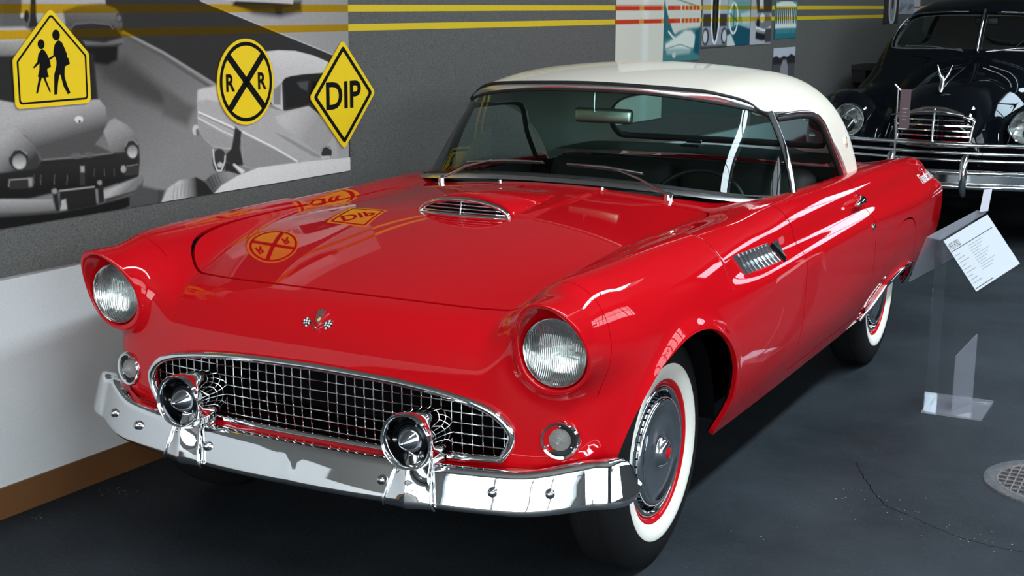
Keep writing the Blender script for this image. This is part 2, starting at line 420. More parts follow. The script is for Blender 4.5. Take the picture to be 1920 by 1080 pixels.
# a hairline crack in the concrete and paint chips by the wall
rg = random.Random(5)
def floor_crack(P, w):
    pts = []
    for (x0, y0), (x1, y1) in zip(P[:-1], P[1:]):
        n = max(3, int(math.hypot(x1-x0, y1-y0)/.012))
        pts += [(x0+(x1-x0)*i/n+rg.uniform(-.004,.004), y0+(y1-y0)*i/n+rg.uniform(-.004,.004)) for i in range(n)]
    vs, fs = [], []
    for i, (x, y) in enumerate(pts):
        a, b = pts[max(i-1,0)], pts[min(i+1,len(pts)-1)]; L = math.hypot(b[0]-a[0], b[1]-a[1])+1e-9; nx, ny = -(b[1]-a[1])/L, (b[0]-a[0])/L; h = w*rg.uniform(.25,1)
        vs += [(x-nx*h, y-ny*h, .0003), (x+nx*h, y+ny*h, .0003)]
    fs = [(2*i, 2*i+2, 2*i+3, 2*i+1) for i in range(len(pts)-1)]
    return vs, fs
MB().add(*floor_crack([(1.06,1.18),(1.08,1.131),(1.14,1.0),(1.205,.873),(1.261,.787),(1.364,.726),(1.416,.688),(1.512,.631),(1.607,.607),(1.75,.60)], .0022)).build('floor_crack', mat('crack_dirt', (.004,.004,.005), .9, spec=.05), FLOOR)
ch = MB()
for cx, cy, n, sp in ((-.985,-.285,26,.030),(-1.05,-.585,9,.022),(-.88,-.165,4,.03),(1.25,.80,26,.10),(1.55,.64,22,.10),(1.6,1.55,8,.12),(.95,.55,8,.3)):
    for i in range(n):
        x, y, r = cx+rg.gauss(0, sp), cy+rg.gauss(0, sp*.6), rg.uniform(.0008,.0028); k_ = rg.uniform(0, 3)
        if x < -1.08: continue
        ch.add([(x+r*math.cos(k_+q*1.26)*rg.uniform(.6,1.4), y+r*math.sin(k_+q*1.26)*rg.uniform(.6,1.4), .0005) for q in range(5)], [(0,1,2,3,4)])
o = ch.build('paint_chips', mat('paint_chips', (.45,.36,.30), .7), FLOOR); o['kind'] = 'stuff'

# ------------------------------------------------------------------ red two-seat coupe
# car axes: x across, y backwards from the front axle, z up
WB = 2.591
CAR = empty('coupe_car', (0,0,0), 0, 'glossy red vintage two-seat coupe with cream hardtop and chrome bumper', 'car')
Hc = Sp((-.75,.690),(-.55,.748),(-.41,.787),(-.2,.838),(0,.876),(.27,.915),(.6,.932),(.95,.937),(1.3,.93),(2.4,.88),(2.8,.868),(3.2,.845),(3.5,.80),(3.9,.73))
Hd = Sp((-.8,.004),(-.5,.008),(0,.016),(.4,.052),(.9,.055),(2.4,.03),(3.6,.03))
Fz = Sp((-.75,.858),(-.62,.868),(-.45,.884),(-.2,.893),(0,.896),(.5,.899),(1.0,.896),(1.5,.885),(2.0,.873),(2.5,.867),(3.0,.858),(3.4,.844),(3.8,.82))
Fx = Sp((-.8,.71),(-.4,.715),(0,.722),(1,.735),(2,.75),(3,.765),(3.8,.75))
Wm = Sp((-.8,.775),(-.62,.806),(-.45,.832),(-.2,.862),(0,.874),(.5,.886),(1.0,.890),(1.6,.890),(2.1,.889),(2.6,.889),(3.0,.886),(3.3,.876),(3.6,.855),(3.9,.82))
pA = Sp((.1,-.14),(.22,-.105),(.30,-.070),(.38,-.036),(.46,-.013),(.55,-.002),(.64,-.002),(.72,-.014),(.78,-.030),(.84,-.052),(.90,-.082),(1.1,-.20))
pB = Sp((.1,-.14),(.22,-.105),(.30,-.070),(.38,-.036),(.46,-.014),(.55,-.004),(.64,-.001),(.705,-.001),(.735,-.007),(.757,-.022),(.778,-.042),(.805,-.054),(.84,-.060),(.88,-.070),(1.1,-.13))
pC = Sp((.1,-.16),(.22,-.13),(.30,-.088),(.38,-.046),(.46,-.018),(.55,-.004),(.64,-.0),(.70,-.005),(.73,-.019),(.755,-.045),(.785,-.066),(.83,-.074),(.88,-.084),(1.1,-.13))
F0 = Sp((.2,-.49),(.30,-.520),(.38,-.540),(.46,-.549),(.56,-.552),(.66,-.550),(.76,-.546),(.95,-.53))
Fc = Sp((-.3,.003),(0,0),(.3,.003),(.5,.016),(.6,.032),(.7,.062),(.8,.118),(.9,.21),(1.0,.34))
Rz = Sp((.2,3.30),(.32,3.42),(.42,3.53),(.52,3.60),(.60,3.62),(.66,3.61),(.71,3.56),(.75,3.48),(.80,3.445),(.90,3.43))
NX, NZ = .708, .731                          # headlamp axis
ARCH_F = closed_curve([(-.40,.20),(-.395,.36),(-.352,.52),(-.25,.630),(-.10,.682),(.05,.690),(.18,.655),(.295,.565),(.352,.44),(.370,.30),(.372,.20)], 8)
ARCH_R = closed_curve([(2.12,.20),(2.16,.30),(2.30,.388),(2.48,.420),(2.66,.428),(2.84,.420),(2.98,.388),(3.06,.30),(3.08,.20)], 8)
SKIRT = closed_curve([(2.15,.25),(2.19,.42),(2.25,.53),(2.36,.612),(2.50,.648),(2.63,.655),(2.76,.63),(2.845,.55),(2.875,.42),(2.88,.25)], 8)
def arch_d(y, z, cy, cz, ry, rz_): return (np.sqrt(((y-cy)/ry)**2+((z-cz)/rz_)**2)-1)*min(ry, rz_)
def W(y, z):
    a = sstep(.1, .75, y); b = sstep(1.9, 2.9, y)
    p = pA(z)*(1-a)+(pB(z)*(1-b)+pC(z)*b)*a
    d = arch_d(y, z, 0, .34, .385, .355)
    fl = .016*np.exp(-(np.maximum(d, -.02)/.028)**2)*sstep(.27, .42, z)
    d2 = arch_d(y, z, 2.60, .22, .47, .205)
    fl = fl+.012*np.exp(-(np.maximum(d2, -.02)/.022)**2)*sstep(.27, .36, z)
    return Wm(y)+p+fl
def T(Xa, y):
    H = Hc(y)-Hd(y)*(Xa/.63)**2
    k = .045+.05*sstep(.6, 1.1, y)
    Fs = Fz(y)-(Xa-Fx(y))**2/(2*.15)*(1-.35*sstep(.0, .9, y))
    Fs = np.where(Xa < .25, -1., Fs)
    return smax(H, np.maximum(Fs, H-.2), k)
def nacelle(Xa, y, z):
    dx, dz = Xa-NX, z-NZ
    rz_ = np.where(dz > 0, .140, .106); rx = .100+.10*np.clip(y+.50, 0, .1)
    d = (np.sqrt((dx/rx)**2+(dz/rz_)**2)-1)*.104
    cut = (-y-(.530+.092*np.clip((z-.655)/.215, 0, 1.15)**1.7))/1.06
    d = smax(d, cut, .008)
    return np.maximum(d, y-.3)
def recess(Xa, y, z):
    dx, dz = Xa-NX, z-NZ; d = np.maximum(-.512-y, -.02)
    rx = .0905+.05*d; rz_ = .0915+np.where(dz > 0, .36, .06)*d
    return np.maximum((np.sqrt((dx/rx)**2+(dz/rz_)**2)-1)*.089, y+.496)
def scoop(Xa, y, z):
    t = (y-.300)/.44
    hw = .158*np.sqrt(np.clip(1-np.clip(t, 0, 1)**2*.55, 0, 1))
    hgt = .060*np.clip(1-np.clip(t, 0, 1)**1.6, 0, 1)
    b = hgt*np.sqrt(np.clip(1-(Xa/hw)**2, 0, 1))
    d = (z-(T(Xa, y)-.004+b))*.75
    return smax(smax(d, .300-y, .010), (Xa-.2), .02)
def body(x, y, z):
    Xa = np.abs(x)
    top = (z-T(Xa, y))*.96
    side = (Xa-W(y, z))*.97
    fr = (F0(z)+Fc(Xa)-y)*.95
    re = (y-Rz(z)+.10*(Xa/.8)**4*0)*.9
    d = smax(top, side, .085)
    d = smax(d, fr, .11)
    d = smax(d, re, .06)
    d = smin(d, scoop(Xa, y, z), .02)
    d = smin(d, nacelle(Xa, y, z), .06)
    return smax(d, -recess(Xa, y, z), .006)
BZ0 = .285                                    # lower edge of the painted body
base = isosurface(body, (-.02,-.72,.25), (.95,3.74,1.01), .0095)
base = clip(base, lambda V: V[:,0]); base = clip(base, lambda V: V[:,2]-BZ0-.085*sstep(-.15, -.30, V[:,1]))
base = clip(base, lambda V: np.where(V[:,0] > .6, -poly_sdf(V[:,1], V[:,2], ARCH_F), 1))
base = clip(base, lambda V: np.where(V[:,0] > .6, -poly_sdf(V[:,1], V[:,2], ARCH_R), 1))
GR = closed_curve([(-.2,.608),(0,.611),(.25,.605),(.42,.588),(.53,.560),(.583,.515),(.585,.475),(.562,.432,0),(.30,.415),(0,.411),(-.2,.413)], 8)
def in_front(V): return (V[:,1] < -.25)
base = clip(base, lambda V: np.where(in_front(V), -poly_sdf(V[:,0], V[:,2], GR), 1))
COCK = closed_curve([(-.2,.90),(0,.90),(.30,.925),(.50,.995),(.63,1.11),(.69,1.26),(.705,1.45),(.705,1.9),(.69,2.25),(.65,2.50),(.52,2.60),(.25,2.63),(0,2.64),(-.2,2.64)], 8)
base = clip(base, lambda V: np.where(V[:,2] > .75, -poly_sdf(V[:,0], V[:,1], COCK), 1))
G = .0036                                    # half a panel gap
def split(Ms, f, G=G):
    """cut a panel out of the shell along f = 0, leaving a narrow gap"""
    v = f(Ms[0]); return clip(Ms, v-G), clip(Ms, -v-G)
HOOD = closed_curve([(-.3,-.408),(0,-.408),(.30,-.404),(.45,-.396),(.535,-.375),(.60,-.31),(.632,-.2),(.645,-.02),(.640,.3),(.632,.6),(.622,.78),(.585,.845),(.50,.838),(.30,.80),(0,.78),(-.3,.80)], 8)
hood, base = split(base, lambda V: np.where(V[:,2] > .7, poly_sdf(V[:,0], V[:,1], HOOD), -1), .0048)
DOOR = closed_curve([(1.045,.335,0),(1.045,.6),(1.045,.8),(1.06,1.2,0),(1.97,1.2,0),(1.97,.88),(2.0,.78),(2.035,.66),(2.045,.48),(2.035,.335,0)], 8)
door, base = split(base, lambda V: np.where(V[:,0] > .62, poly_sdf(V[:,1], V[:,2], DOOR), -1))
skirt, base = split(base, lambda V: np.where(V[:,0] > .6, poly_sdf(V[:,1], V[:,2], SKIRT), -1))
TRUNK = closed_curve([(-.2,2.78),(0,2.78),(.45,2.78),(.56,2.83),(.58,2.95),(.56,3.2),(.50,3.45,0),(.5,3.8,0),(-.2,3.8)], 8)
trunk, base = split(base, lambda V: np.where(V[:,2] > .62, poly_sdf(V[:,0], V[:,1], TRUNK), -1))
def nac_region(V): return np.minimum(np.minimum(V[:,0]-.545, V[:,2]-.585-.15*np.maximum(0,.6-V[:,0])), -.455+.02-V[:,1]-.0*V[:,2])
NCUT = -.435
def lamp_f(V):
    r = np.sqrt(((V[:,0]-NX)/1.0)**2+((V[:,2]-NZ-.01)/1.05)**2)
    return np.minimum(NCUT-V[:,1], .150-r)
# headlamp surround: meshed finer
nac = isosurface(body, (.53,-.68,.57), (.90,-.41,.91), .0038)
nac = clip(nac, lambda V: NCUT-G*.6-V[:,1])
nac = clip(nac, lambda V: .151-np.sqrt((V[:,0]-NX)**2+((V[:,2]-NZ-.008)/1.03)**2))
base = clip(base, lambda V: np.maximum(V[:,1]-NCUT-G*.0, np.sqrt((V[:,0]-NX)**2+((V[:,2]-NZ-.008)/1.03)**2)-.1505))
inner = clip(offset(isosurface(body, (-.02,-.72,.25), (.95,3.74,1.01), .02, 3), -.022), lambda V: V[:,0])
for fld in (lambda V: V[:,2]-BZ0-.01-.085*sstep(-.15, -.30, V[:,1]), lambda V: np.where(V[:,0] > .5, -poly_sdf(V[:,1], V[:,2], ARCH_F)-.004, 1), lambda V: np.where(V[:,0] > .5, -poly_sdf(V[:,1], V[:,2], ARCH_R)-.004, 1),
            lambda V: np.where(in_front(V), -poly_sdf(V[:,0], V[:,2], GR)-.006, 1), lambda V: np.where(V[:,2] > .7, -poly_sdf(V[:,0], V[:,1], COCK)-.006, 1),
            lambda V: np.where(V[:,1] < -.42, np.sqrt((V[:,0]-NX)**2+(V[:,2]-NZ)**2)-.16, 1)):
    inner = clip(inner, fld)
inward = lambda P: -np.stack([np.sign(P[:,0]), P[:,0]*0, P[:,0]*0], -1)
def both(Ms): return join(Ms, mirror(Ms))
skin('body_shell', both(flange(base, .016)), M['red'], CAR)
skin('hood', both(flange(hood, .016)), M['red'], CAR)
skin('trunk_lid', both(flange(trunk, .016)), M['red'], CAR)
for side in (0, 1):
    mm = (lambda a: a) if side == 0 else mirror
    skin('door', mm(flange(door, .016)), M['red'], CAR)
    skin('fender_skirt', mm(flange(skirt, .016)), M['red'], CAR)
    skin('headlamp_surround', mm(flange(nac, .01)), M['red'], CAR)
skin('gap_blackout_shell', both(inner), M['dark'], CAR)  # added dark lining: blackens the panel gaps and stops light leaks

# points on the body found by marching towards it
def _march(f, P, D, lo, hi):
    P = np.atleast_2d(np.asarray(P, float)); D = np.asarray(D, float)
    ts = np.linspace(lo, hi, 400); n = len(P)
    Q = (P[:,None,:]+D*ts[None,:,None]).reshape(-1, 3); val = np.broadcast_to(f(Q[:,0], Q[:,1], Q[:,2]), (n*400,)).reshape(n, 400)
    i = np.clip((val < 0).argmax(1), 1, None); r = np.arange(n); a, b = val[r,i-1], val[r,i]
    t = ts[i-1]+(ts[i]-ts[i-1])*np.clip(a/np.where(a == b, 1, a-b), 0, 1)
    return P+D*t[:,None]
def side_pts(yz, f=body, x0=1.05, s=1):
    q = _march(f, [(x0, a, b) for a, b in yz], (-1,0,0), 0, .9); q[:,0] *= s; return q
def top_pts(xy, f=body): return _march(f, [(a, b, 1.5) for a, b in xy], (0,0,-1), 0, 1.2)
def front_pts(xz, f=body): return _march(f, [(a, -1.0, b) for a, b in xz], (0,1,0), 0, .9)
def nrm(f, P, e=1e-3):
    P = np.atleast_2d(P); g = np.stack([f(*(P+d).T)-f(*(P-d).T) for d in np.eye(3)*e], -1)
    return g/np.linalg.norm(g, axis=1, keepdims=True)
def loft(name, curves, mat_, parent, closed=False, smooth=60, caps=False):
    m = len(curves); n = len(curves[0]); v = [tuple(p) for c in curves for p in c]; f = []
    for i in range(m if closed else m-1):
        j = (i+1) % m
        for k in range(n-1): f.append((i*n+k, i*n+k+1, j*n+k+1, j*n+k))
    if caps: f.append(tuple(i*n for i in range(m))); f.append(tuple(i*n+n-1 for i in range(m)))
    b = MB(); b.add(v, f); return b.build(name, mat_, parent, smooth=smooth)
def frame_at(p, n, up=(0,0,1)):
    n = Vector(n).normalized(); up = Vector(up); r = up.cross(n).normalized(); u = n.cross(r)
    return Matrix(((r.x,u.x,n.x,p[0]),(r.y,u.y,n.y,p[1]),(r.z,u.z,n.z,p[2]),(0,0,0,1)))

# --- wheels
def wheel(x, y, rz):
    tp = [(.19,.050),(.196,.062),(.21,.074),(.235,.082),(.262,.084),(.290,.080),(.312,.071),(.326,.062),(.334,.052),(.3365,.03),(.335,.022),(.3375,.02),(.3375,-.02),(.335,-.022),(.3365,-.03),(.334,-.052),(.326,-.062),(.312,-.071),(.262,-.084),(.21,-.074),(.19,-.05),(.19,.05)]
    t = MB().lathe(tp, 72, 'x').build('wheel', M['tire'], CAR, smooth=50); t.location = (x, y, .3375); t.rotation_euler = (0,0,rz); t['label'] = 'wheel with wide whitewall tyre and chrome hubcap'
    MB().lathe([(.205,.060),(.206,.0715),(.210,.0755),(.235,.0832),(.249,.0848),(.2515,.0838),(.2515,.08)], 72, 'x').build('whitewall', M['whitewall'], t, smooth=40)
    MB().lathe([(.184,.040),(.187,.060),(.196,.069),(.204,.072),(.2075,.071),(.2075,.05)], 72, 'x').build('rim', M['red'], t, smooth=40)
    h = MB().lathe([(.189,.050),(.190,.058),(.187,.066),(.180,.070),(.174,.067),(.169,.058),(.164,.052),(.152,.050)], 72, 'x').build('hubcap', M['chrome'], t, smooth=60)
    MB().lathe([(.158,.049),(.1565,.070),(.152,.077),(.145,.079),(.138,.077),(.132,.072),(.10,.070),(.06,.073),(.045,.075),(.042,.077),(.039,.084),(.034,.092),(.026,.097),(.0,.099)], 72, 'x').build('hubcap_dish', M['hub_dish'], t, smooth=60)
    v = MB()
    for i in range(44):
        a = 2*math.pi*i/44; v.box((.061, .1575*math.cos(a), .1575*math.sin(a)), (.017,.004,.0035), Matrix.Rotation(a, 3, 'X'))
    v.build('hubcap_slots', M['dark'], t)
    MB().lathe([(.0165,.0965),(.0165,.0995),(.012,.1015),(0,.102)], 24, 'x').build('hub_emblem', M['red'], t, smooth=40)
    return t
M['chrome_bright'] = mat('bright_chrome', (.86,.87,.88), .20, 1)
M['hub_dish'] = mat('hub_dish_metal', (.80,.83,.88), .12, 1)
M['cup'] = mat('dark_cup_metal', (.10,.10,.105), .22, 1)
M['chrome_dark'] = mat('hubcap_metal', (.62,.65,.70), .08, 1)
for x, y, rz in ((.7115,0,0),(.7115,WB,0),(-.7115,0,math.pi),(-.7115,WB,math.pi)): wheel(x, y, rz)
for y in (0, WB):                              # wheel houses
    for s in (1, -1):
        b = MB(); n = 20; vs = []; fs = []
        for i in range(n+1):
            a = math.pi*(.02+.96*i/n); r = .41 if y == 0 else .46
            for xx in (.38, .80 if y == 0 else .84): vs.append((s*xx, y+r*math.cos(a), .30+r*math.sin(a)*(.98 if y == 0 else .72)))
        for i in range(n): fs.append((2*i, 2*i+1, 2*i+3, 2*i+2))
        fs.append(tuple(range(0, 2*n+2, 2))); b.add(vs, fs).build('wheel_house', M['dark'], CAR)
# dark floor pan and engine bay
MB().box((0,1.75,.31), (1.42,2.5,.03)).box((0,.35,.40), (.74,1.0,.03)).box((0,3.1,.36), (1.2,.8,.03)).build('floor_pan', M['dark'], CAR)
MB().box((0,-.30,.50), (1.24,.02,.30)).build('radiator', M['dark'], CAR)

# --- front bumper
BP = Sp((0,-.668),(.15,-.666),(.30,-.653),(.45,-.632),(.575,-.604),(.70,-.560),(.79,-.508))
def bumper_path(n=60):
    xs = np.linspace(0, .80, n); pts = [(x, float(BP(x))) for x in xs]
    c = (.795,-.405); a0 = math.atan2(pts[-1][1]-c[1], pts[-1][0]-c[0]); r0 = math.hypot(pts[-1][0]-c[0], pts[-1][1]-c[1])
    for i in range(1, 22):
        t = i/21; a = a0+t*1.45; r = r0*(1-t)+.092*t; pts.append((c[0]+r*math.cos(a), c[1]+r*math.sin(a)))
    return pts
def bumper():
    half = bumper_path(); L = [(-x, y) for x, y in half[:0:-1]]+half
    sec = [(-.060,.0465),(-.044,.051),(-.029,.054),(-.020,.0525),(-.0145,.0470),(-.010,.036),(-.003,.010),(.0045,-.016),(.0105,-.036),(.0118,-.045),(.0085,-.052),(-.004,-.057),(-.040,-.061),(-.058,-.060)]
    cur = [[] for _ in sec]; n = len(L); tot = 0; cum = [0]
    for i in range(1, n): cum.append(cum[-1]+math.dist(L[i], L[i-1]))
    for i, (x, y) in enumerate(L):
        a = L[max(i-1,0)]; b = L[min(i+1,n-1)]; tx, ty = b[0]-a[0], b[1]-a[1]; q = math.hypot(tx, ty); nx, ny = ty/q, -tx/q
        end = min(cum[i], cum[-1]-cum[i]); e = min(1, end/.07); sc = math.sqrt(max(0, 1-(1-e)**2)); sc = .22+.78*sc
        cx = abs(x); zc = .368+.034*sstep(.62,.88,cx); hs = 1.0+.12*sstep(.6,.85,cx)
        for j, (o, z) in enumerate(sec):
            oo = o if o > 0 else o*(.35+.65*sc)
            cur[j].append((x+nx*oo, y+ny*oo-.004*math.exp(-(x/.016)**2)*max(0, 1-abs(z)/.05), float(zc)+z*float(hs)*sc))
    return loft('bumper', cur, M['chrome'], CAR, smooth=70)
BUMP = bumper()
dome = MB().lathe([(.0130,.004),(.0128,-.004),(.0105,-.0095),(.006,-.0125),(0,-.0135)], 20, 'y')
for s in (1, -1):
    for j, (x, z) in enumerate(((.284,.372),(.577,.373),(.712,.377))):
        y = float(BP(x)); a = math.atan2(float(BP(x+.01)-BP(x-.01)), .02)*s
        o = dome.build('bolt', M['chrome_satin'], BUMP, smooth=50); o.location = (s*x, y-.001, z); o.rotation_euler = (0,0,a)
# --- bumper guards with bullets
GX = .366
cupm = MB().lathe([(0,-.628),(.050,-.628),(.0575,-.634),(.0605,-.648),(.0622,-.662)], 48, 'y')
gt = MB().lathe([(.0622,-.660),(.0645,-.668),(.067,-.676),(.0715,-.678),(.0745,-.672),(.0745,-.655),(.072,-.640),(.070,-.600),(.066,-.565),(.058,-.535),(.045,-.512),(.02,-.50),(0,-.498)], 56, 'y')
cone = MB().lathe([(.044,-.640),(.043,-.650),(.037,-.660),(.020,-.679),(.008,-.692),(.003,-.6965),(0,-.697)], 40, 'y')
scr = MB().lathe([(.0065,-.640),(.0065,-.646),(.004,-.649),(0,-.650)], 12, 'y')
def guard(s):
    g = gt.build('bumper_guard', M['chrome'], CAR, smooth=50); g.location = (s*GX, 0, .490)
    cupm.build('bullet_cup', M['cup'], g, smooth=50)
    cone.build('bullet_tip', M['chrome_dark'], g, smooth=50)
    for a in (70, 190, 310):
        o = scr.build('screw', M['chrome_satin'], g, smooth=50); o.location = (.052*math.cos(math.radians(a)), 0, .052*math.sin(math.radians(a)))
    # foot flowing down over the bumper
    cur = []
    for i in range(15):
        v = i/14; z = .475-.160*v; hw = .040+.024*v**1.3
        row = []
        for j in range(21):
            u = -1+2*j/20; x = s*GX+u*hw; yb = float(BP(abs(x)))
            bz = z-.372; face = -.012-.30*abs(bz)+.012*max(0, (abs(bz)-.042)/.015)**2 if bz < 0 else -.010+.36*bz+.3*max(0, bz-.03)
            prow = .036*(1-v)**1.2*(1-u*u)+.014*(1-abs(u))**1.5
            row.append((x-s*GX, yb+face-prow, z-.490))
        cur.append(row)
    back = [[(p[0], p[1]+.05, p[2]) for p in r] for r in (cur[-1], cur[0])]
    loft('guard_foot', cur+back, M['chrome'], g, closed=True, smooth=50, caps=True)
    for e in (-1, 1):
        pts = []
        for i in range(15):
            v = i/14; z = .470-.157*v; hw = .043+.026*v**1.3; x = s*GX+e*hw; bz = z-.372
            face = -.012-.30*abs(bz)+.012*max(0, (abs(bz)-.042)/.015)**2 if bz < 0 else -.010+.36*bz+.3*max(0, bz-.03)
            pts.append((e*hw, float(BP(abs(x)))+face-.001, z-.490))
        MB().tube(pts, .0035, 8).build('guard_welt', M['chrome'], g, smooth=60)
    o = dome.build('bolt', M['chrome_satin'], g, smooth=50); o.location = (0, float(BP(GX))+.006, .318-.490)
for s in (1, -1): guard(s)
# black welt strip and red apron between grille and bumper
xs = np.linspace(-.80, .80, 81)
def apron_row(dy, z): return [(x, dy*1.0+(float(F0(z))+float(Fc(abs(x)))), z) for x in xs]
rows = []
for v in np.linspace(0, 1, 7):
    z0 = .4095-.004*v
    rows.append([(x, (float(F0(.40))+float(Fc(abs(x)))-.004)*(1-v)+(float(BP(abs(x)))+.030)*v, z0+.012*float(sstep(.5,.8,abs(x)))) for x in xs])
loft('front_apron', rows, M['red'], CAR)
pts = [(x, float(BP(abs(x)))+.040, .408+.030*float(sstep(.62,.88,abs(x)))) for x in np.linspace(-.79,.79,61)]
MB().tube(pts, .008, 8).build('bumper_welt', M['rubber'], CAR, smooth=60)

# --- grille
def gy(x, z): return float(F0(z)+Fc(abs(x)))
half = [p for p in GR if p[0] >= 0]
i0 = max(range(len(GR)), key=lambda i: (abs(GR[i][0]) < 1e-6 and GR[i][1] > .5))
ring = [(p[0], p[1]) for p in half if p[1] >= 0]
ring = [q for q in ring]
ringp = [(x, gy(x,z)-.006, z) for x, z in ring]; full = ringp+[(-x, y, z) for x, y, z in ringp[::-1]]
ded = []
for p in full:
    if not ded or math.dist(p, ded[-1]) > .002: ded.append(p)
if math.dist(ded[0], ded[-1]) < .002: ded.pop()
GRILLE = MB().tube(ded, .0115, 12, closed=True).build('grille', M['chrome'], CAR, smooth=60)
GRILLE['label'] = 'chrome egg-crate grille with bright surround'
full2 = np.array([(x, z) for x, y, z in ded])
def span(axis, v):
    out = []
    m = len(full2)
    for i in range(m):
        a, b = full2[i], full2[(i+1) % m]
        if (a[axis]-v)*(b[axis]-v) < 0:
            t = (v-a[axis])/(b[axis]-a[axis]); out.append(a[1-axis]+t*(b[1-axis]-a[1-axis]))
    return (min(out), max(out)) if len(out) > 1 else None
PIT = .0292
for i in range(-20, 21):
    x = i*PIT; s_ = span(0, x)
    if s_ and s_[1]-s_[0] > .02:
        zs = np.linspace(s_[0], s_[1], 5)
        MB().tube([(x, gy(x,z)+.026, z) for z in zs], .0020, 6).build('grille_bar', M['chrome'], GRILLE, smooth=60)
for i in range(7):
    z = .4255+i*PIT*.955; s_ = span(1, z)
    if s_:
        xx = np.linspace(s_[0], s_[1], 33)
        MB().tube([(x, gy(x,z)+.023, z) for x in xx], .0020, 6).build('grille_bar', M['chrome'], GRILLE, smooth=60)
# dark duct behind the grille
duct = [[(x, y+.01, z) for x, y, z in ded+ded[:1]], [(x*.97, -.32, .5+(z-.5)*.97) for x, y, z in ded+ded[:1]]]
loft('grille_duct', duct, M['dark'], CAR)

# --- headlamps and parking lamps
def fluted(m, amp=.5, wscale=62):
    nt = m.node_tree; b = nt.nodes.get('Principled BSDF') or [n for n in nt.nodes if n.type == 'BSDF_GLOSSY'][0]
    tc = nt.nodes.new('ShaderNodeTexCoord'); w1 = nt.nodes.new('ShaderNodeTexWave'); w1.bands_direction = 'X'; w1.inputs['Scale'].default_value = wscale; w1.inputs['Distortion'].default_value = .5
    w2 = nt.nodes.new('ShaderNodeTexVoronoi'); w2.inputs['Scale'].default_value = 30; mx = nt.nodes.new('ShaderNodeMath'); mx.operation = 'MULTIPLY_ADD'; mx.inputs[1].default_value = 1.2
    bp = nt.nodes.new('ShaderNodeBump'); bp.inputs['Strength'].default_value = amp; bp.inputs['Distance'].default_value = .006
    nt.links.new(tc.outputs['Object'], w1.inputs['Vector']); nt.links.new(tc.outputs['Object'], w2.inputs['Vector'])
    nt.links.new(w2.outputs['Distance'], mx.inputs[0]); nt.links.new(w1.outputs['Fac'], mx.inputs[2]); nt.links.new(mx.outputs[0], bp.inputs['Height']); nt.links.new(bp.outputs['Normal'], b.inputs['Normal'])
    return m
M['reflector'] = fluted(mat('fluted_reflector', (.68,.71,.70), .16, 1), .38)
M['lens'] = fluted(glass('fluted_lamp_glass', (.94,.96,.96), .07), .30)
for s in (1, -1):
    t = MB().lathe([(.083,-.512),(.0835,-.528),(.086,-.533),(.0885,-.530),(.0895,-.522),(.0895,-.50)], 56, 'y').build('headlamp', M['chrome'], CAR, smooth=60)
    t.location = (s*NX, 0, NZ)
    MB().lathe([(.0835,-.524),(.075,-.534),(.060,-.543),(.04,-.549),(.02,-.552),(0,-.553)], 48, 'y').build('lens', M['lens'], t, smooth=80)
    MB().lathe([(.085,-.522),(.07,-.511),(.05,-.5035),(.02,-.4995),(0,-.499)], 48, 'y').build('reflector', M['reflector'], t, smooth=40)
    PX, PZ = .705, .497; P = front_pts([(PX, PZ)])[0]; n = nrm(body, P)[0]; n = Vector((n[0]*.55, n[1], n[2]*.3)).normalized()
    yaw = math.atan2(n.x, -n.y)
    pk = MB().lathe([(.0395,.004),(.0395,-.006),(.0415,-.012),(.047,-.014),(.0505,-.009),(.0525,.004),(.0525,.02)], 48, 'y').build('parking_lamp', M['chrome'], CAR, smooth=50)
    pk.location = (s*P[0], P[1], P[2]); pk.rotation_euler = (0,0,s*yaw)
    MB().lathe([(.0405,-.002),(.026,-.001),(.025,.0)], 40, 'y').build('lamp_gasket', M['rubber'], pk, smooth=50)
    prof = [(.0285,.0),(.0285,-.003)]
    for i in range(9):
        r0 = .0278-.0029*i; prof += [(r0,-.004-.0026*i), (r0-.0006,-.0072-.0026*i), (r0-.0024,-.0052-.0026*i)]
    prof += [(0,-.0275)]
    MB().lathe(prof, 40, 'y').build('lamp_lens', M['park_lens'] if 'park_lens' in M else M.setdefault('park_lens', mat('ribbed_lamp_lens', (.34,.33,.32), .12, coat=.8)), pk, smooth=30)
    for a in (90, 210, 330):
        o = MB().lathe([(.0032,-.003),(.0028,-.006),(0,-.0072)], 10, 'y').build('screw', M['chrome_satin'], pk, smooth=50); o.location = (.0345*math.cos(math.radians(a)), 0, .0345*math.sin(math.radians(a)))

# --- hood scoop grille
arch = [(math.cos(a), math.sin(a)) for a in np.linspace(0, math.pi, 33)]
zb = float(top_pts([(0,.262)])[0][2])
def sc_z(x): return float(top_pts([(abs(x)+1e-3, .25)])[0][2])
def scp(u, v, dy=0.): x = .160*u; return (x, .246+dy+.022*u*u+.012*v, sc_z(min(abs(x),.16))-.001+.050*v)
SCOOP = MB().tube([scp(u, v) for u, v in arch]+[scp(u, 0) for u in np.linspace(-.93, .93, 15)], .0072, 10, closed=True).build('hood_scoop_bezel', M['chrome'], CAR, smooth=60)
SCOOP['label'] = 'chrome bezel and slats of the hood scoop'
for v in (.2,.42,.64,.84):
    um = math.sqrt(1-v*v)*.97; MB().tube([scp(u, v, .006) for u in np.linspace(-um, um, 13)], .0022, 6).build('slat', M['chrome'], SCOOP, smooth=60)
MB().tube([scp(0, 0, -.004), scp(0, .98, -.004)], .003, 6).build('center_bar', M['chrome'], SCOOP, smooth=60)
b = MB(); b.add([scp(u, v*.97, .014) for u, v in arch], [tuple(range(33))]).build('scoop_mouth', M['dark'], SCOOP)

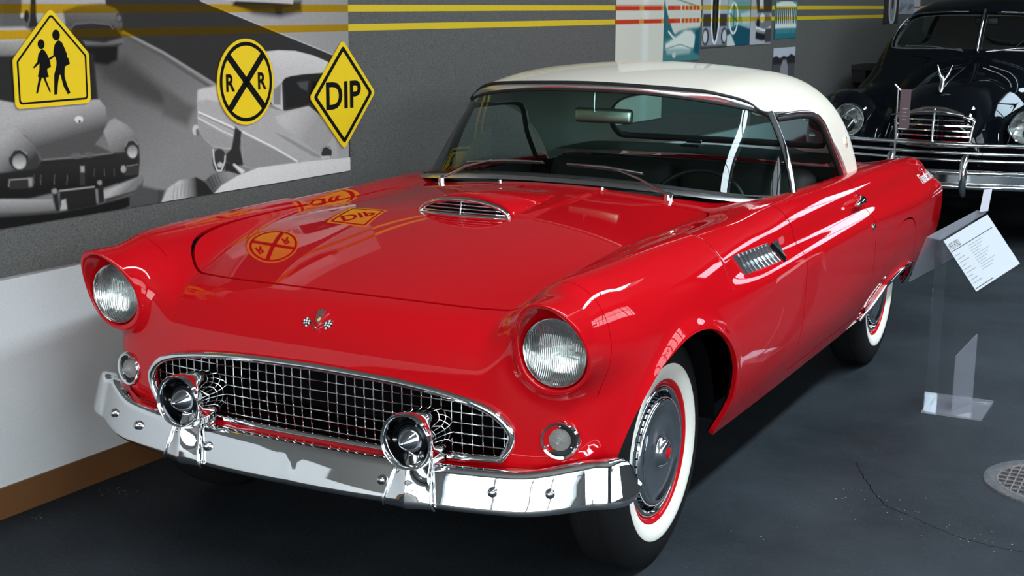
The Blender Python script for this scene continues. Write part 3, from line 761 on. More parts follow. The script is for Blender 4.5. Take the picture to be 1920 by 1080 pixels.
# --- nose emblem: shield between crossed chequered flags
P = front_pts([(0,.728)])[0]; n = nrm(body, P)[0]
EMB = MB()
EMB.prism([(-.0135,.004),(.0135,.004),(.0145,.022),(.008,.034),(-.008,.034),(-.0145,.022)][::-1] if False else [(-.009,-.004),(0,-.012),(.009,-.004),(.0145,.018),(.013,.030),(-.013,.030),(-.0145,.018)], 0, .007, lambda a, b, h: (a, b, h))
EMB.prism([(-.013,.030),(.013,.030),(.018,.040),(.008,.036),(0,.044),(-.008,.036),(-.018,.040)], 0, .006, lambda a, b, h: (a, b, h))
EMBLEM = EMB.build('nose_emblem', M['chrome_bright'], CAR); EMBLEM['label'] = 'shield emblem between crossed chequered flags'
EMBLEM.matrix_local = frame_at(P+n*.001, n) @ Matrix.Scale(.80, 4)
M['emb_red'] = mat('emblem_enamel_red', (.35,.02,.02), .3); M['emb_gold'] = mat('emblem_enamel_gold', (.7,.5,.2), .3); M['emb_black'] = mat('emblem_enamel_black', (.01,.01,.015), .3); M['emb_white'] = mat('emblem_enamel_white', (.75,.76,.74), .35)
MB().prism([(-.008,.026),(0,.016),(.008,.026)][::-1], .007, .0078, lambda a, b, h: (a, b, h)).prism([(-.010,.014),(-.002,.006),(-.006,-.002)], .007, .0078, lambda a, b, h: (a, b, h)).build('enamel_field', M['emb_red'], EMBLEM)
MB().prism([(-.003,.002),(.006,.012),(.009,.002),(.002,-.006)], .007, .0080, lambda a, b, h: (a, b, h)).build('enamel_crest', M['emb_gold'], EMBLEM)
for s in (-1, 1):
    ang = math.radians(52)*s; R_ = Matrix.Rotation(-ang, 3, 'Z')
    def fp(a, b, h, R_=R_): v = R_ @ Vector((a, b, h)); return (v.x, v.y-.028, v.z)
    pole = MB().prism([(-.0012,-.014),(.0012,-.014),(.0012,.062),(-.0012,.062)], .001 if s < 0 else .0025, .004 if s < 0 else .0055, fp).build('flag_pole', M['chrome'], EMBLEM)
    w_, b_ = MB(), MB()
    for i in range(4):
        for j in range(4):
            x0 = s*(.0015+i*.0058); x1 = s*(.0015+(i+1)*.0058); y0 = .030+j*.0068+.002*math.sin(i); y1 = y0+.0068
            (w_ if (i+j) % 2 else b_).prism([(x0,y0),(x1,y0),(x1,y1),(x0,y1)], .001, .004, fp)
    w_.build('flag_light_squares', M['emb_white'], EMBLEM); b_.build('flag_dark_squares', M['emb_black'], EMBLEM)

# --- front fender louver ornaments
for s in (1, -1):
    p0 = side_pts([(.56,.800)])[0]; n = nrm(body, p0)[0]
    t = empty('tmp'); bpy.data.objects.remove(t)
    root = MB()
    def sp(y, z, o): q = side_pts([(y, z)])[0]; m_ = nrm(body, q)[0]; q = q+m_*o; return (s*q[0], q[1], q[2])
    def lbar(y, zt, zb_, w_, lean, thick):
        """tapered upright rib with a bright head"""
        vs = []
        for z, k in ((zt,0.),(zt-.008,.1),((zt+zb_)/2,.5),(zb_,1.)):
            yy = y+lean*k; o = thick*(1-.5*k)
            vs += [sp(yy-w_/2, z, -.002), sp(yy-w_/2*.5, z, o), sp(yy+w_/2*.5, z, o), sp(yy+w_/2, z, -.002)]
        fs = []
        for i in range(3):
            for j in range(4): fs.append((4*i+j, 4*i+(j+1) % 4, 4*i+4+(j+1) % 4, 4*i+4+j))
        fs += [(0,1,2,3), (12,13,14,15)]
        return MB().add(vs, fs)
    first = None
    L0, L1 = .452, .748
    for i in range(9):
        y = L0+(L1-L0)*i/8; zt = .828-.001*i
        o = lbar(y, zt, zt-.062, .019, .045, .012).build('louver_ornament' if i == 0 else 'louver', M['chrome_bright'], CAR if i == 0 else first)
        if i == 0: first = o; o['label'] = 'row of slanted chrome louver bars on the front fender'
    ar = MB()
    ar.add([sp(.786,.806,-.002), sp(.812,.814,.004), sp(.846,.818,.009), sp(.852,.760,.009), sp(.830,.750,.003), sp(.808,.778,.008)], [(0,1,5),(1,2,3,5),(3,4,5),(0,5,4)])
    ar.build('chevron', M['chrome'], first)

# --- door handle, key lock, name script, stone-guard lip of the skirt
for s in (1, -1):
    q = side_pts([(1.86,.806)])[0]; n = nrm(body, q)[0]
    def sp(y, z, o): q = side_pts([(y, z)])[0]; m_ = nrm(body, q)[0]; q = q+m_*o; return (s*q[0], q[1], q[2])
    d = MB().tube([sp(1.935,.812,.000), sp(1.930,.812,.018), sp(1.905,.811,.027), sp(1.86,.809,.030), sp(1.82,.807,.030), sp(1.80,.806,.026)], [.020,.021,.017,.011,.010,.006], 14).build('door_handle', M['chrome'], CAR, smooth=60)
    MB().tube([sp(1.948,.812,-.004), sp(1.948,.812,.006)], .026, 20).build('handle_rosette', M['chrome'], d, smooth=40)
    MB().tube([sp(1.985,.708,-.002), sp(1.985,.708,.004), sp(1.985,.708,.007)], [.013,.012,.007], 18).build('door_lock', M['chrome'], CAR, smooth=40)
    lip = [sp(a, b, .004) for a, b in ARCH_R if b > .285]
    MB().tube(lip, .0085, 8).build('wheel_arch_trim', M['chrome'], CAR, smooth=60)

# --- hardtop
Rc = Sp((1.0,1.225),(1.15,1.268),(1.3,1.296),(1.5,1.319),(1.7,1.331),(1.9,1.334),(2.1,1.322),(2.3,1.288),(2.45,1.235),(2.6,1.15))
Rw = Sp((.80,.728),(.90,.715),(1.0,.697),(1.1,.672),(1.2,.638),(1.3,.59),(1.4,.52))
Rb = Sp((.80,2.82),(.90,2.775),(1.0,2.71),(1.1,2.63),(1.2,2.535),(1.3,2.41),(1.4,2.24))
def roof(x, y, z):
    Xa = np.abs(x)
    top = z-(Rc(y)-.150*Xa**2)
    side = Xa-Rw(z)+.03*sstep(1.9, 2.7, y)+.05*sstep(1.6,1.1,y)
    re = (y-Rb(z)+.16*(Xa/.7)**3)*.92
    d = smax(top, side, .17)
    return smax(d, re, .20)
rf = isosurface(roof, (-.02,1.02,.84), (.78,2.72,1.36), .0105)
rf = clip(rf, lambda V: V[:,0]); rf = clip(rf, lambda V: V[:,2]-.862); 
HEAD = Sp((-.1,1.215),(0,1.213),(.25,1.225),(.40,1.258),(.50,1.303),(.57,1.365),(.61,1.425),(.63,1.55),(.70,2.2))
rf = clip(rf, lambda V: V[:,1]-HEAD(V[:,0]))
SWIN = closed_curve([(1.30,.80,0),(1.30,1.172,0),(1.50,1.170),(1.72,1.166),(1.88,1.152),(1.97,1.108),(2.045,1.02),(2.125,.94),(2.205,.86),(2.26,.80,0)], 8)
RWIN = closed_curve([(-.2,1.185),(0,1.187),(.25,1.178),(.40,1.150),(.485,1.09),(.515,1.02),(.505,.965),(.46,.945),(.25,.942),(0,.942),(-.2,.942)], 8)
def sidef(V): return np.where((V[:,0] > .40) & (V[:,1] < 2.35), poly_sdf(V[:,1], V[:,2], SWIN), -1)
def rearf(V): return np.where(V[:,1] > 2.22, poly_sdf(V[:,0], V[:,2], RWIN), -1)
sglass, rf = clip(rf, sidef(rf[0])), clip(rf, -sidef(rf[0]))
sglass = clip(sglass, lambda V: V[:,1]-1.43-.10*(V[:,2]-.88))
rglass, rf = clip(rf, rearf(rf[0])), clip(rf, -rearf(rf[0]))
rf = clip(rf, lambda V: np.maximum(V[:,1]-1.9, V[:,2]-1.02))
ROOF = skin('hardtop', both(flange(rf, .024)), M['cream'], CAR); ROOF['label'] = 'cream hardtop roof'
hl = offset(rf, -.022); skin('headliner', both((hl[0], -hl[1], hl[2][:, ::-1])), M['headliner'], ROOF)
for s in (1, -1):
    mm = (lambda a: a) if s == 1 else mirror
    skin('side_window', mm(offset(sglass, -.014)), M['side_glass'], CAR)
    lo_ = [(y, z) for y, z in SWIN if z > .862 and y > 1.45]
    def rp(y, z, o): q = side_pts([(y, z)], roof)[0]; n = nrm(roof, q)[0]; q = q+n*o; return (s*q[0], q[1], q[2])
    MB().tube([rp(y, z, .001) for y, z in lo_], .0065, 8).build('window_trim', M['chrome'], CAR, smooth=60)
    MB().tube([rp(y-.006 if z < 1.1 else y, z-.010, -.010) for y, z in lo_], .011, 8).build('window_seal', M['rubber'], CAR, smooth=60)
    e = rp(2.29,1.005,.001); n = nrm(roof, np.array([[abs(e[0]),e[1],e[2]]]))[0]
    em = MB().prism([(-.009,.022),(.009,.022),(.010,-.004),(0,-.022),(-.010,-.004)], 0, .005, lambda a, b, h: (a, b, h)).build('roof_emblem', M['chrome_satin'], CAR)
    em.matrix_local = frame_at(e, (s*n[0], n[1], n[2]))
    MB().prism([(-.005,.014),(.005,.014),(.005,0),(0,-.01),(-.005,0)], .005, .006, lambda a, b, h: (a, b, h)).build('enamel_field', M['emb_gold'], em)
skin('rear_window', both(offset(rglass, -.012)), M['side_glass'], CAR)
def rwp(x, z): q = _march(roof, [(abs(x), 3.0, z)], (0,-1,0), 0, 1.2)[0]; return (x, q[1], q[2])
rr = [p for p in RWIN if p[0] >= 0]
rl = [rwp(a, b) for a, b in rr]; rl = rl+[(-x, y, z) for x, y, z in rl[::-1]]
rl = [p for i, p in enumerate(rl) if i == 0 or math.dist(p, rl[i-1]) > .003]
if math.dist(rl[0], rl[-1]) < .003: rl.pop()
MB().tube([(x, y-.012, z) for x, y, z in rl], .016, 8, closed=True).build('rear_window_seal', M['rubber'], CAR, smooth=60)
# lower trim of the hardtop where it meets the deck
low = [(a, b) for a, b in [(2.24,.874),(2.30,.874),(2.38,.874),(2.44,.874)]]
# --- windshield
_b = [(0,.965,.951),(.20,.970,.948),(.38,.993,.937),(.52,1.040,.922),(.62,1.105,.908),(.685,1.195,.896),(.718,1.300,.886),(.730,1.405,.878)]
_t = [(0,1.212,1.262),(.20,1.220,1.258),(.34,1.243,1.247),(.44,1.280,1.233),(.515,1.322,1.218),(.570,1.368,1.203),(.600,1.408,1.190),(.615,1.442,1.178)]
def curve(P):
    d = [0]
    for i in range(1, len(P)): d.append(d[-1]+math.dist(P[i], P[i-1]))
    d = [q/d[-1] for q in d]; sx = [Sp(*[(-dd, -p[0] if k == 0 else p[k]) for dd, p in list(zip(d, P))[:0:-1]]+[(dd, p[k]) for dd, p in zip(d, P)]) for k in range(3)]
    return lambda t: np.array([float(sx[k](t)) for k in range(3)])
cb, ct = curve(_b), curve(_t)
M['moulding'] = mat('stainless_moulding', (.78,.77,.77), .26, 1)
NT = 101; tt = np.linspace(-1, 1, NT)
def ws(t, v):
    p = cb(t)*(1-v)+ct(t)*v
    return p+np.array([.012*np.sign(t)*abs(t)**2, -.018*(1-abs(t)), .008])*math.sin(math.pi*v)
gv = np.linspace(0, 1, 15)
loft('windshield', [[ws(t, v) for t in tt] for v in gv], M['glass'], CAR, smooth=80)
def strip(name, P, dirs, up, w0, w1, h, mat_, parent, nsec=7):
    """bright moulding: from w0 to w1 along dirs, crowned by h along up"""
    cur = []
    for j in range(nsec):
        u = j/(nsec-1); cur.append([p+d*(w0+(w1-w0)*u)+q*(h*math.sqrt(max(0, 1-(2*u-1)**2))) for p, d, q in zip(P, dirs, up)])
    cur.append([p+d*((w0+w1)/2)-q*.006 for p, d, q in zip(P, dirs, up)])
    return loft(name, cur, mat_, parent, closed=True, smooth=60, caps=True)
def unit(v): return v/np.linalg.norm(v)
def wdir(t):                                   # glass axes at t: up the glass, outwards
    up = unit(ct(t)-cb(t)); tan = unit(cb(min(t+.01,1))-cb(max(t-.01,-1))); out = unit(np.cross(tan, up)); return up, out
U = [wdir(t) for t in tt]
WSF = strip('windshield_frame', [cb(t) for t in tt], [unit(np.array([o[0],o[1],0])*1.0)*.985+np.array([0,0,-.17]) for u, o in U], [unit(np.array([o[0]*.3,o[1]*.3,1.])) for u, o in U], -.010, .044, .011, M['moulding'], CAR)
WSF['label'] = 'chrome windshield frame'
def redge(t):
    p = ct(t); xa = min(abs(p[0]), .612); q_ = _march(roof, [(xa, float(HEAD(xa))+.002, 1.5)], (0,0,-1), 0, .6)[0]; return np.array([math.copysign(q_[0], p[0]), q_[1], q_[2]])
RE = [redge(t) for t in tt]
loft('top_moulding', [[(ct(t)-u*.012)*(1-v)+(e-np.array([0,0,.006]))*v+o*(.009*math.sin(math.pi*v)) for t, (u, o), e in zip(tt, U, RE)] for v in np.linspace(0, 1, 7)]+[[(ct(t)+e)/2-o*.012 for t, (u, o), e in zip(tt, U, RE)]], M['moulding'], WSF, closed=True)
MB().tube([e+o*.002-np.array([0,0,.004]) for e, (u, o) in zip(RE, U)], .0062, 8).build('roof_weatherstrip', M['rubber'], WSF, smooth=60)
MB().tube([cb(t)+u*.010+o*.002 for t, (u, o) in zip(tt, U)], .006, 8).build('lower_gasket', M['rubber'], WSF, smooth=60)
MB().tube([ct(t)-u*.014+o*.001 for t, (u, o) in zip(tt, U)], .006, 8).build('upper_gasket', M['rubber'], WSF, smooth=60)
for s in (1, -1):
    P = [ws(s, v) for v in np.linspace(-.02, 1.03, 15)]
    strip('pillar_moulding', P, [np.array([0,1.,0])]*15, [np.array([s*1.,0,.25])]*15, -.014, .020, .010, M['chrome'], WSF)
    strip('pillar_seal', P, [np.array([0,1.,0])]*15, [np.array([s*1.,0,.25])]*15, .018, .034, .004, M['rubber'], WSF)
    strip('pillar_gasket', P, [np.array([0,1.,0])]*15, [np.array([s*1.,0,.25])]*15, -.028, -.013, .004, M['rubber'], WSF)
# --- wipers and washer jets
def wiper(base, elbow, tip0, tip1):
    base, elbow, tip0, tip1 = map(np.array, (base, elbow, tip0, tip1))
    w_ = MB().tube([base, base+(elbow-base)*.5+np.array([0,-.01,.012]), elbow], [.0065,.0045,.0035], 8).build('wiper', M['chrome_satin'], CAR, smooth=60)
    MB().tube([base+np.array([0,0,-.02]), base+np.array([0,0,.004]), base+np.array([0,0,.012])], [.017,.016,.008], 16).build('wiper_pivot', M['chrome'], w_, smooth=40)
    MB().tube([tip0, (tip0+tip1)/2+np.array([0,-.004,.006]), tip1], [.003,.0055,.003], 8).build('wiper_blade', M['chrome_satin'], w_, smooth=60)
    MB().tube([tip0+np.array([0,.008,-.006]), (tip0+tip1)/2+np.array([0,.006,-.004]), tip1+np.array([0,.008,-.006])], .0035, 6).build('wiper_rubber', M['rubber'], w_, smooth=60)
    return w_
def onws(t, v, o=.016): u_, n_ = wdir(t); return ws(t, v)+n_*o
wiper(top_pts([(.43,.925)])[0]+np.array([0,0,.014]), onws(.20,.125), onws(.32,.105), onws(.02,.13))
wiper(top_pts([(-.50,.985)])[0]+np.array([0,0,.014]), onws(-.31,.135), onws(-.43,.115), onws(-.08,.135))
for x, y in ((-.20,.885),(.20,.885)):
    p = top_pts([(x, y)])[0]; MB().tube([p-np.array([0,0,.003]), p+np.array([0,0,.006]), p+np.array([0,-.002,.010])], [.006,.006,.004], 10).build('washer_jet', M['chrome'], CAR, smooth=40)
# --- cabin
def soft_box(c, d, r, seg=3):
    bm = bmesh.new(); bmesh.ops.create_cube(bm, size=1); bmesh.ops.scale(bm, vec=d, verts=bm.verts)
    bmesh.ops.bevel(bm, geom=bm.edges[:], offset=r, segments=seg, affect='EDGES', profile=.5); bm.verts.index_update()
    v = [(q.co.x+c[0], q.co.y+c[1], q.co.z+c[2]) for q in bm.verts]; f = [[q.index for q in g.verts] for g in bm.faces]; bm.free(); return v, f
SEAT = MB().add(*soft_box((0,1.86,.52), (1.22,.52,.20), .06)).build('seat', M['interior'], CAR, smooth=60)
for x in (-.31, .31):
    b = MB().add(*soft_box((0,0,0), (.585,.16,.50), .065)).build('seat_back', M['interior'], SEAT, smooth=60); b.location = (x,2.12,.655); b.rotation_euler = (-.22,0,0)
dash = []
for x in np.linspace(-.68, .68, 25):
    yy = .93+.20*abs(x/.68)**3; dash.append([(x, yy, .915), (x, yy+.20, .900), (x, yy+.27, .875), (x, yy+.28, .80), (x, yy+.22, .68)])
loft('dashboard', [[d[j] for d in dash] for j in range(5)], M['interior_trim'], CAR, smooth=50)
MB().box((0,2.60,.60), (1.24,.03,.52)).build('rear_bulkhead', M['interior'], CAR)
for s in (1, -1): MB().box((s*.70,1.55,.62), (.02,1.1,.50)).build('door_lining', M['interior'], CAR)
SWC = Vector((.34,1.42,.765)); ax = Vector((0,-.88,.47)).normalized(); e1 = Vector((1,0,0)); e2 = ax.cross(e1)
SW = MB().tube([SWC+e1*(.205*math.cos(a))+e2*(.205*math.sin(a)) for a in np.linspace(0, 2*math.pi, 49)[:-1]], .010, 10, closed=True).build('steering_wheel', M['interior_trim'], CAR, smooth=60)
MB().tube([SWC+e1*-.2, SWC+ax*-.02, SWC+e1*.2], .009, 8).tube([SWC, SWC+ax*.30+Vector((0,-.1,-.1))], .022, 12).build('steering_column', M['interior_trim'], SW, smooth=60)
MB().tube([SWC-ax*.012, SWC-ax*.03], [.04,.03], 20).build('horn_button', M['chrome_satin'], SW, smooth=40)
MIR = MB().add(*soft_box((0,0,0), (.235,.028,.056), .013)).build('rear_view_mirror', M['mirror_back'] if 'mirror_back' in M else M.setdefault('mirror_back', mat('mirror_housing', (.62,.60,.52), .25, .9)), CAR, smooth=50); MIR.location = (.01,1.315,1.152)
MB().tube([(0,.0,.010),(-.035,-.01,.015),(-.037,-.005,.05),(-.037,.0,.10)], .006, 8).build('mirror_stem', M['chrome_satin'], MIR, smooth=50)
# soft latch on the rear deck of the cabin
MB().box((0,2.30,.955), (.09,.05,.012), bev=.004).box((.01,2.30,.972), (.07,.02,.014), bev=.004).build('roof_latch', M['chrome'], CAR)
shelf = [[(x, y, .93-.02*abs(x)) for x in np.linspace(-.62,.62,13)] for y in (2.20, 2.62)]
loft('parcel_shelf', shelf, M['interior'], CAR)

# ------------------------------------------------------------------ prints, stripes and signs on the wall
def lin(v): v = v/255.; return v/12.92 if v <= .04045 else ((v+.055)/1.055)**2.4
def rgb(r, g, b): return (lin(r), lin(g), lin(b))
def print_mat():
    m = bpy.data.materials.new('printed_panel'); m.use_nodes = True; nt = m.node_tree; b = nt.nodes['Principled BSDF']
    a = nt.nodes.new('ShaderNodeAttribute'); a.attribute_name = 'ink'; nt.links.new(a.outputs['Color'], b.inputs['Base Color'])
    b.inputs['Roughness'].default_value = .45; b.inputs['Specular IOR Level'].default_value = .08
    return m
M['print'] = print_mat()
def line_sdf(S, Z, pts, hw):
    d = np.full(S.size, 1e9); P = np.stack([S.ravel(), Z.ravel()], -1)
    for a, b in zip(pts[:-1], pts[1:]):
        a, b = np.array(a), np.array(b); e = b-a; t = np.clip(((P-a)@e)/(e@e), 0, 1); d = np.minimum(d, np.linalg.norm(P-a-t[:,None]*e, axis=1))
    return hw-d
def paint(img, S, Z, shapes, tint=(1,1,1)):
    """img holds ink colours on a grid of the print; shapes are soft-edged patches"""
    flat = img.reshape(-1, 3); Sr, Zr = S.ravel(), Z.ravel()
    for kind, pts, v, soft, v2, g in shapes:
        p = np.array(pts); m = .02+soft*2
        box = np.nonzero((Sr > p[:,0].min()-m) & (Sr < p[:,0].max()+m) & (Zr > p[:,1].min()-m) & (Zr < p[:,1].max()+m))[0]
        if not len(box): continue
        s, z = Sr[box], Zr[box]
        d = poly_sdf(s, z, p) if kind == 'P' else line_sdf(s, z, pts, v2)
        al = np.clip(.5+d/(2*max(soft, 1e-4)), 0, 1)[:,None]; al = al*al*(3-2*al)
        c0 = np.array(rgb(*v) if isinstance(v, tuple) else [lin(v)*t for t in tint]); col = c0
        if kind == 'P' and v2 is not None and g:
            c1 = np.array(rgb(*v2) if isinstance(v2, tuple) else [lin(v2)*t for t in tint]); a, b = np.array(g[0]), np.array(g[1]); e = b-a
            t = np.clip(((np.stack([s, z], -1)-a)@e)/(e@e), 0, 1)[:,None]; col = c0*(1-t)+c1*t
        flat[box] = flat[box]*(1-al)+col*al
def print_panel(name, sv, zv, img, out, thick, parent=None):
    ns_, nz = len(sv), len(zv); V = [wall_pt(s, z, out) for z in zv for s in sv]; n = ns_*nz
    F = [(j*ns_+i, j*ns_+i+1, (j+1)*ns_+i+1, (j+1)*ns_+i) for j in range(nz-1) for i in range(ns_-1)]
    rim = [i for i in range(ns_)]+[j*ns_+ns_-1 for j in range(1, nz)]+[(nz-1)*ns_+i for i in range(ns_-2, -1, -1)]+[j*ns_ for j in range(nz-2, 0, -1)]
    k = len(rim); cols = list(img.reshape(-1, 3))
    for q in rim:
        j, i = divmod(q, ns_); V.append(wall_pt(sv[i], zv[j], out-thick)); cols.append(np.array((.02,.02,.02)))
    F += [(rim[i], n+i, n+(i+1) % k, rim[(i+1) % k]) for i in range(k)]
    F = [f[::-1] for f in F]
    o = mesh_obj(name, V, F, M['print'], parent)
    at = o.data.color_attributes.new('ink', 'FLOAT_COLOR', 'POINT')
    c = np.ones((len(V), 4), np.float32); c[:,:3] = np.array(cols); at.data.foreach_set('color', c.ravel())
    return o
STRIPES = ((1.5378,.0135),(1.4624,.0135))
def overprint(img, S, Z, ink=(1.0,.60,.02), add=(.028,.016,0.)):
    for zc, hw in STRIPES:
        a = np.clip((hw-np.abs(Z-zc))/.001+.5, 0, 1)[...,None]; img[:] = img*(1-a)+(img*np.array(ink)*1.02+np.array(add))*a
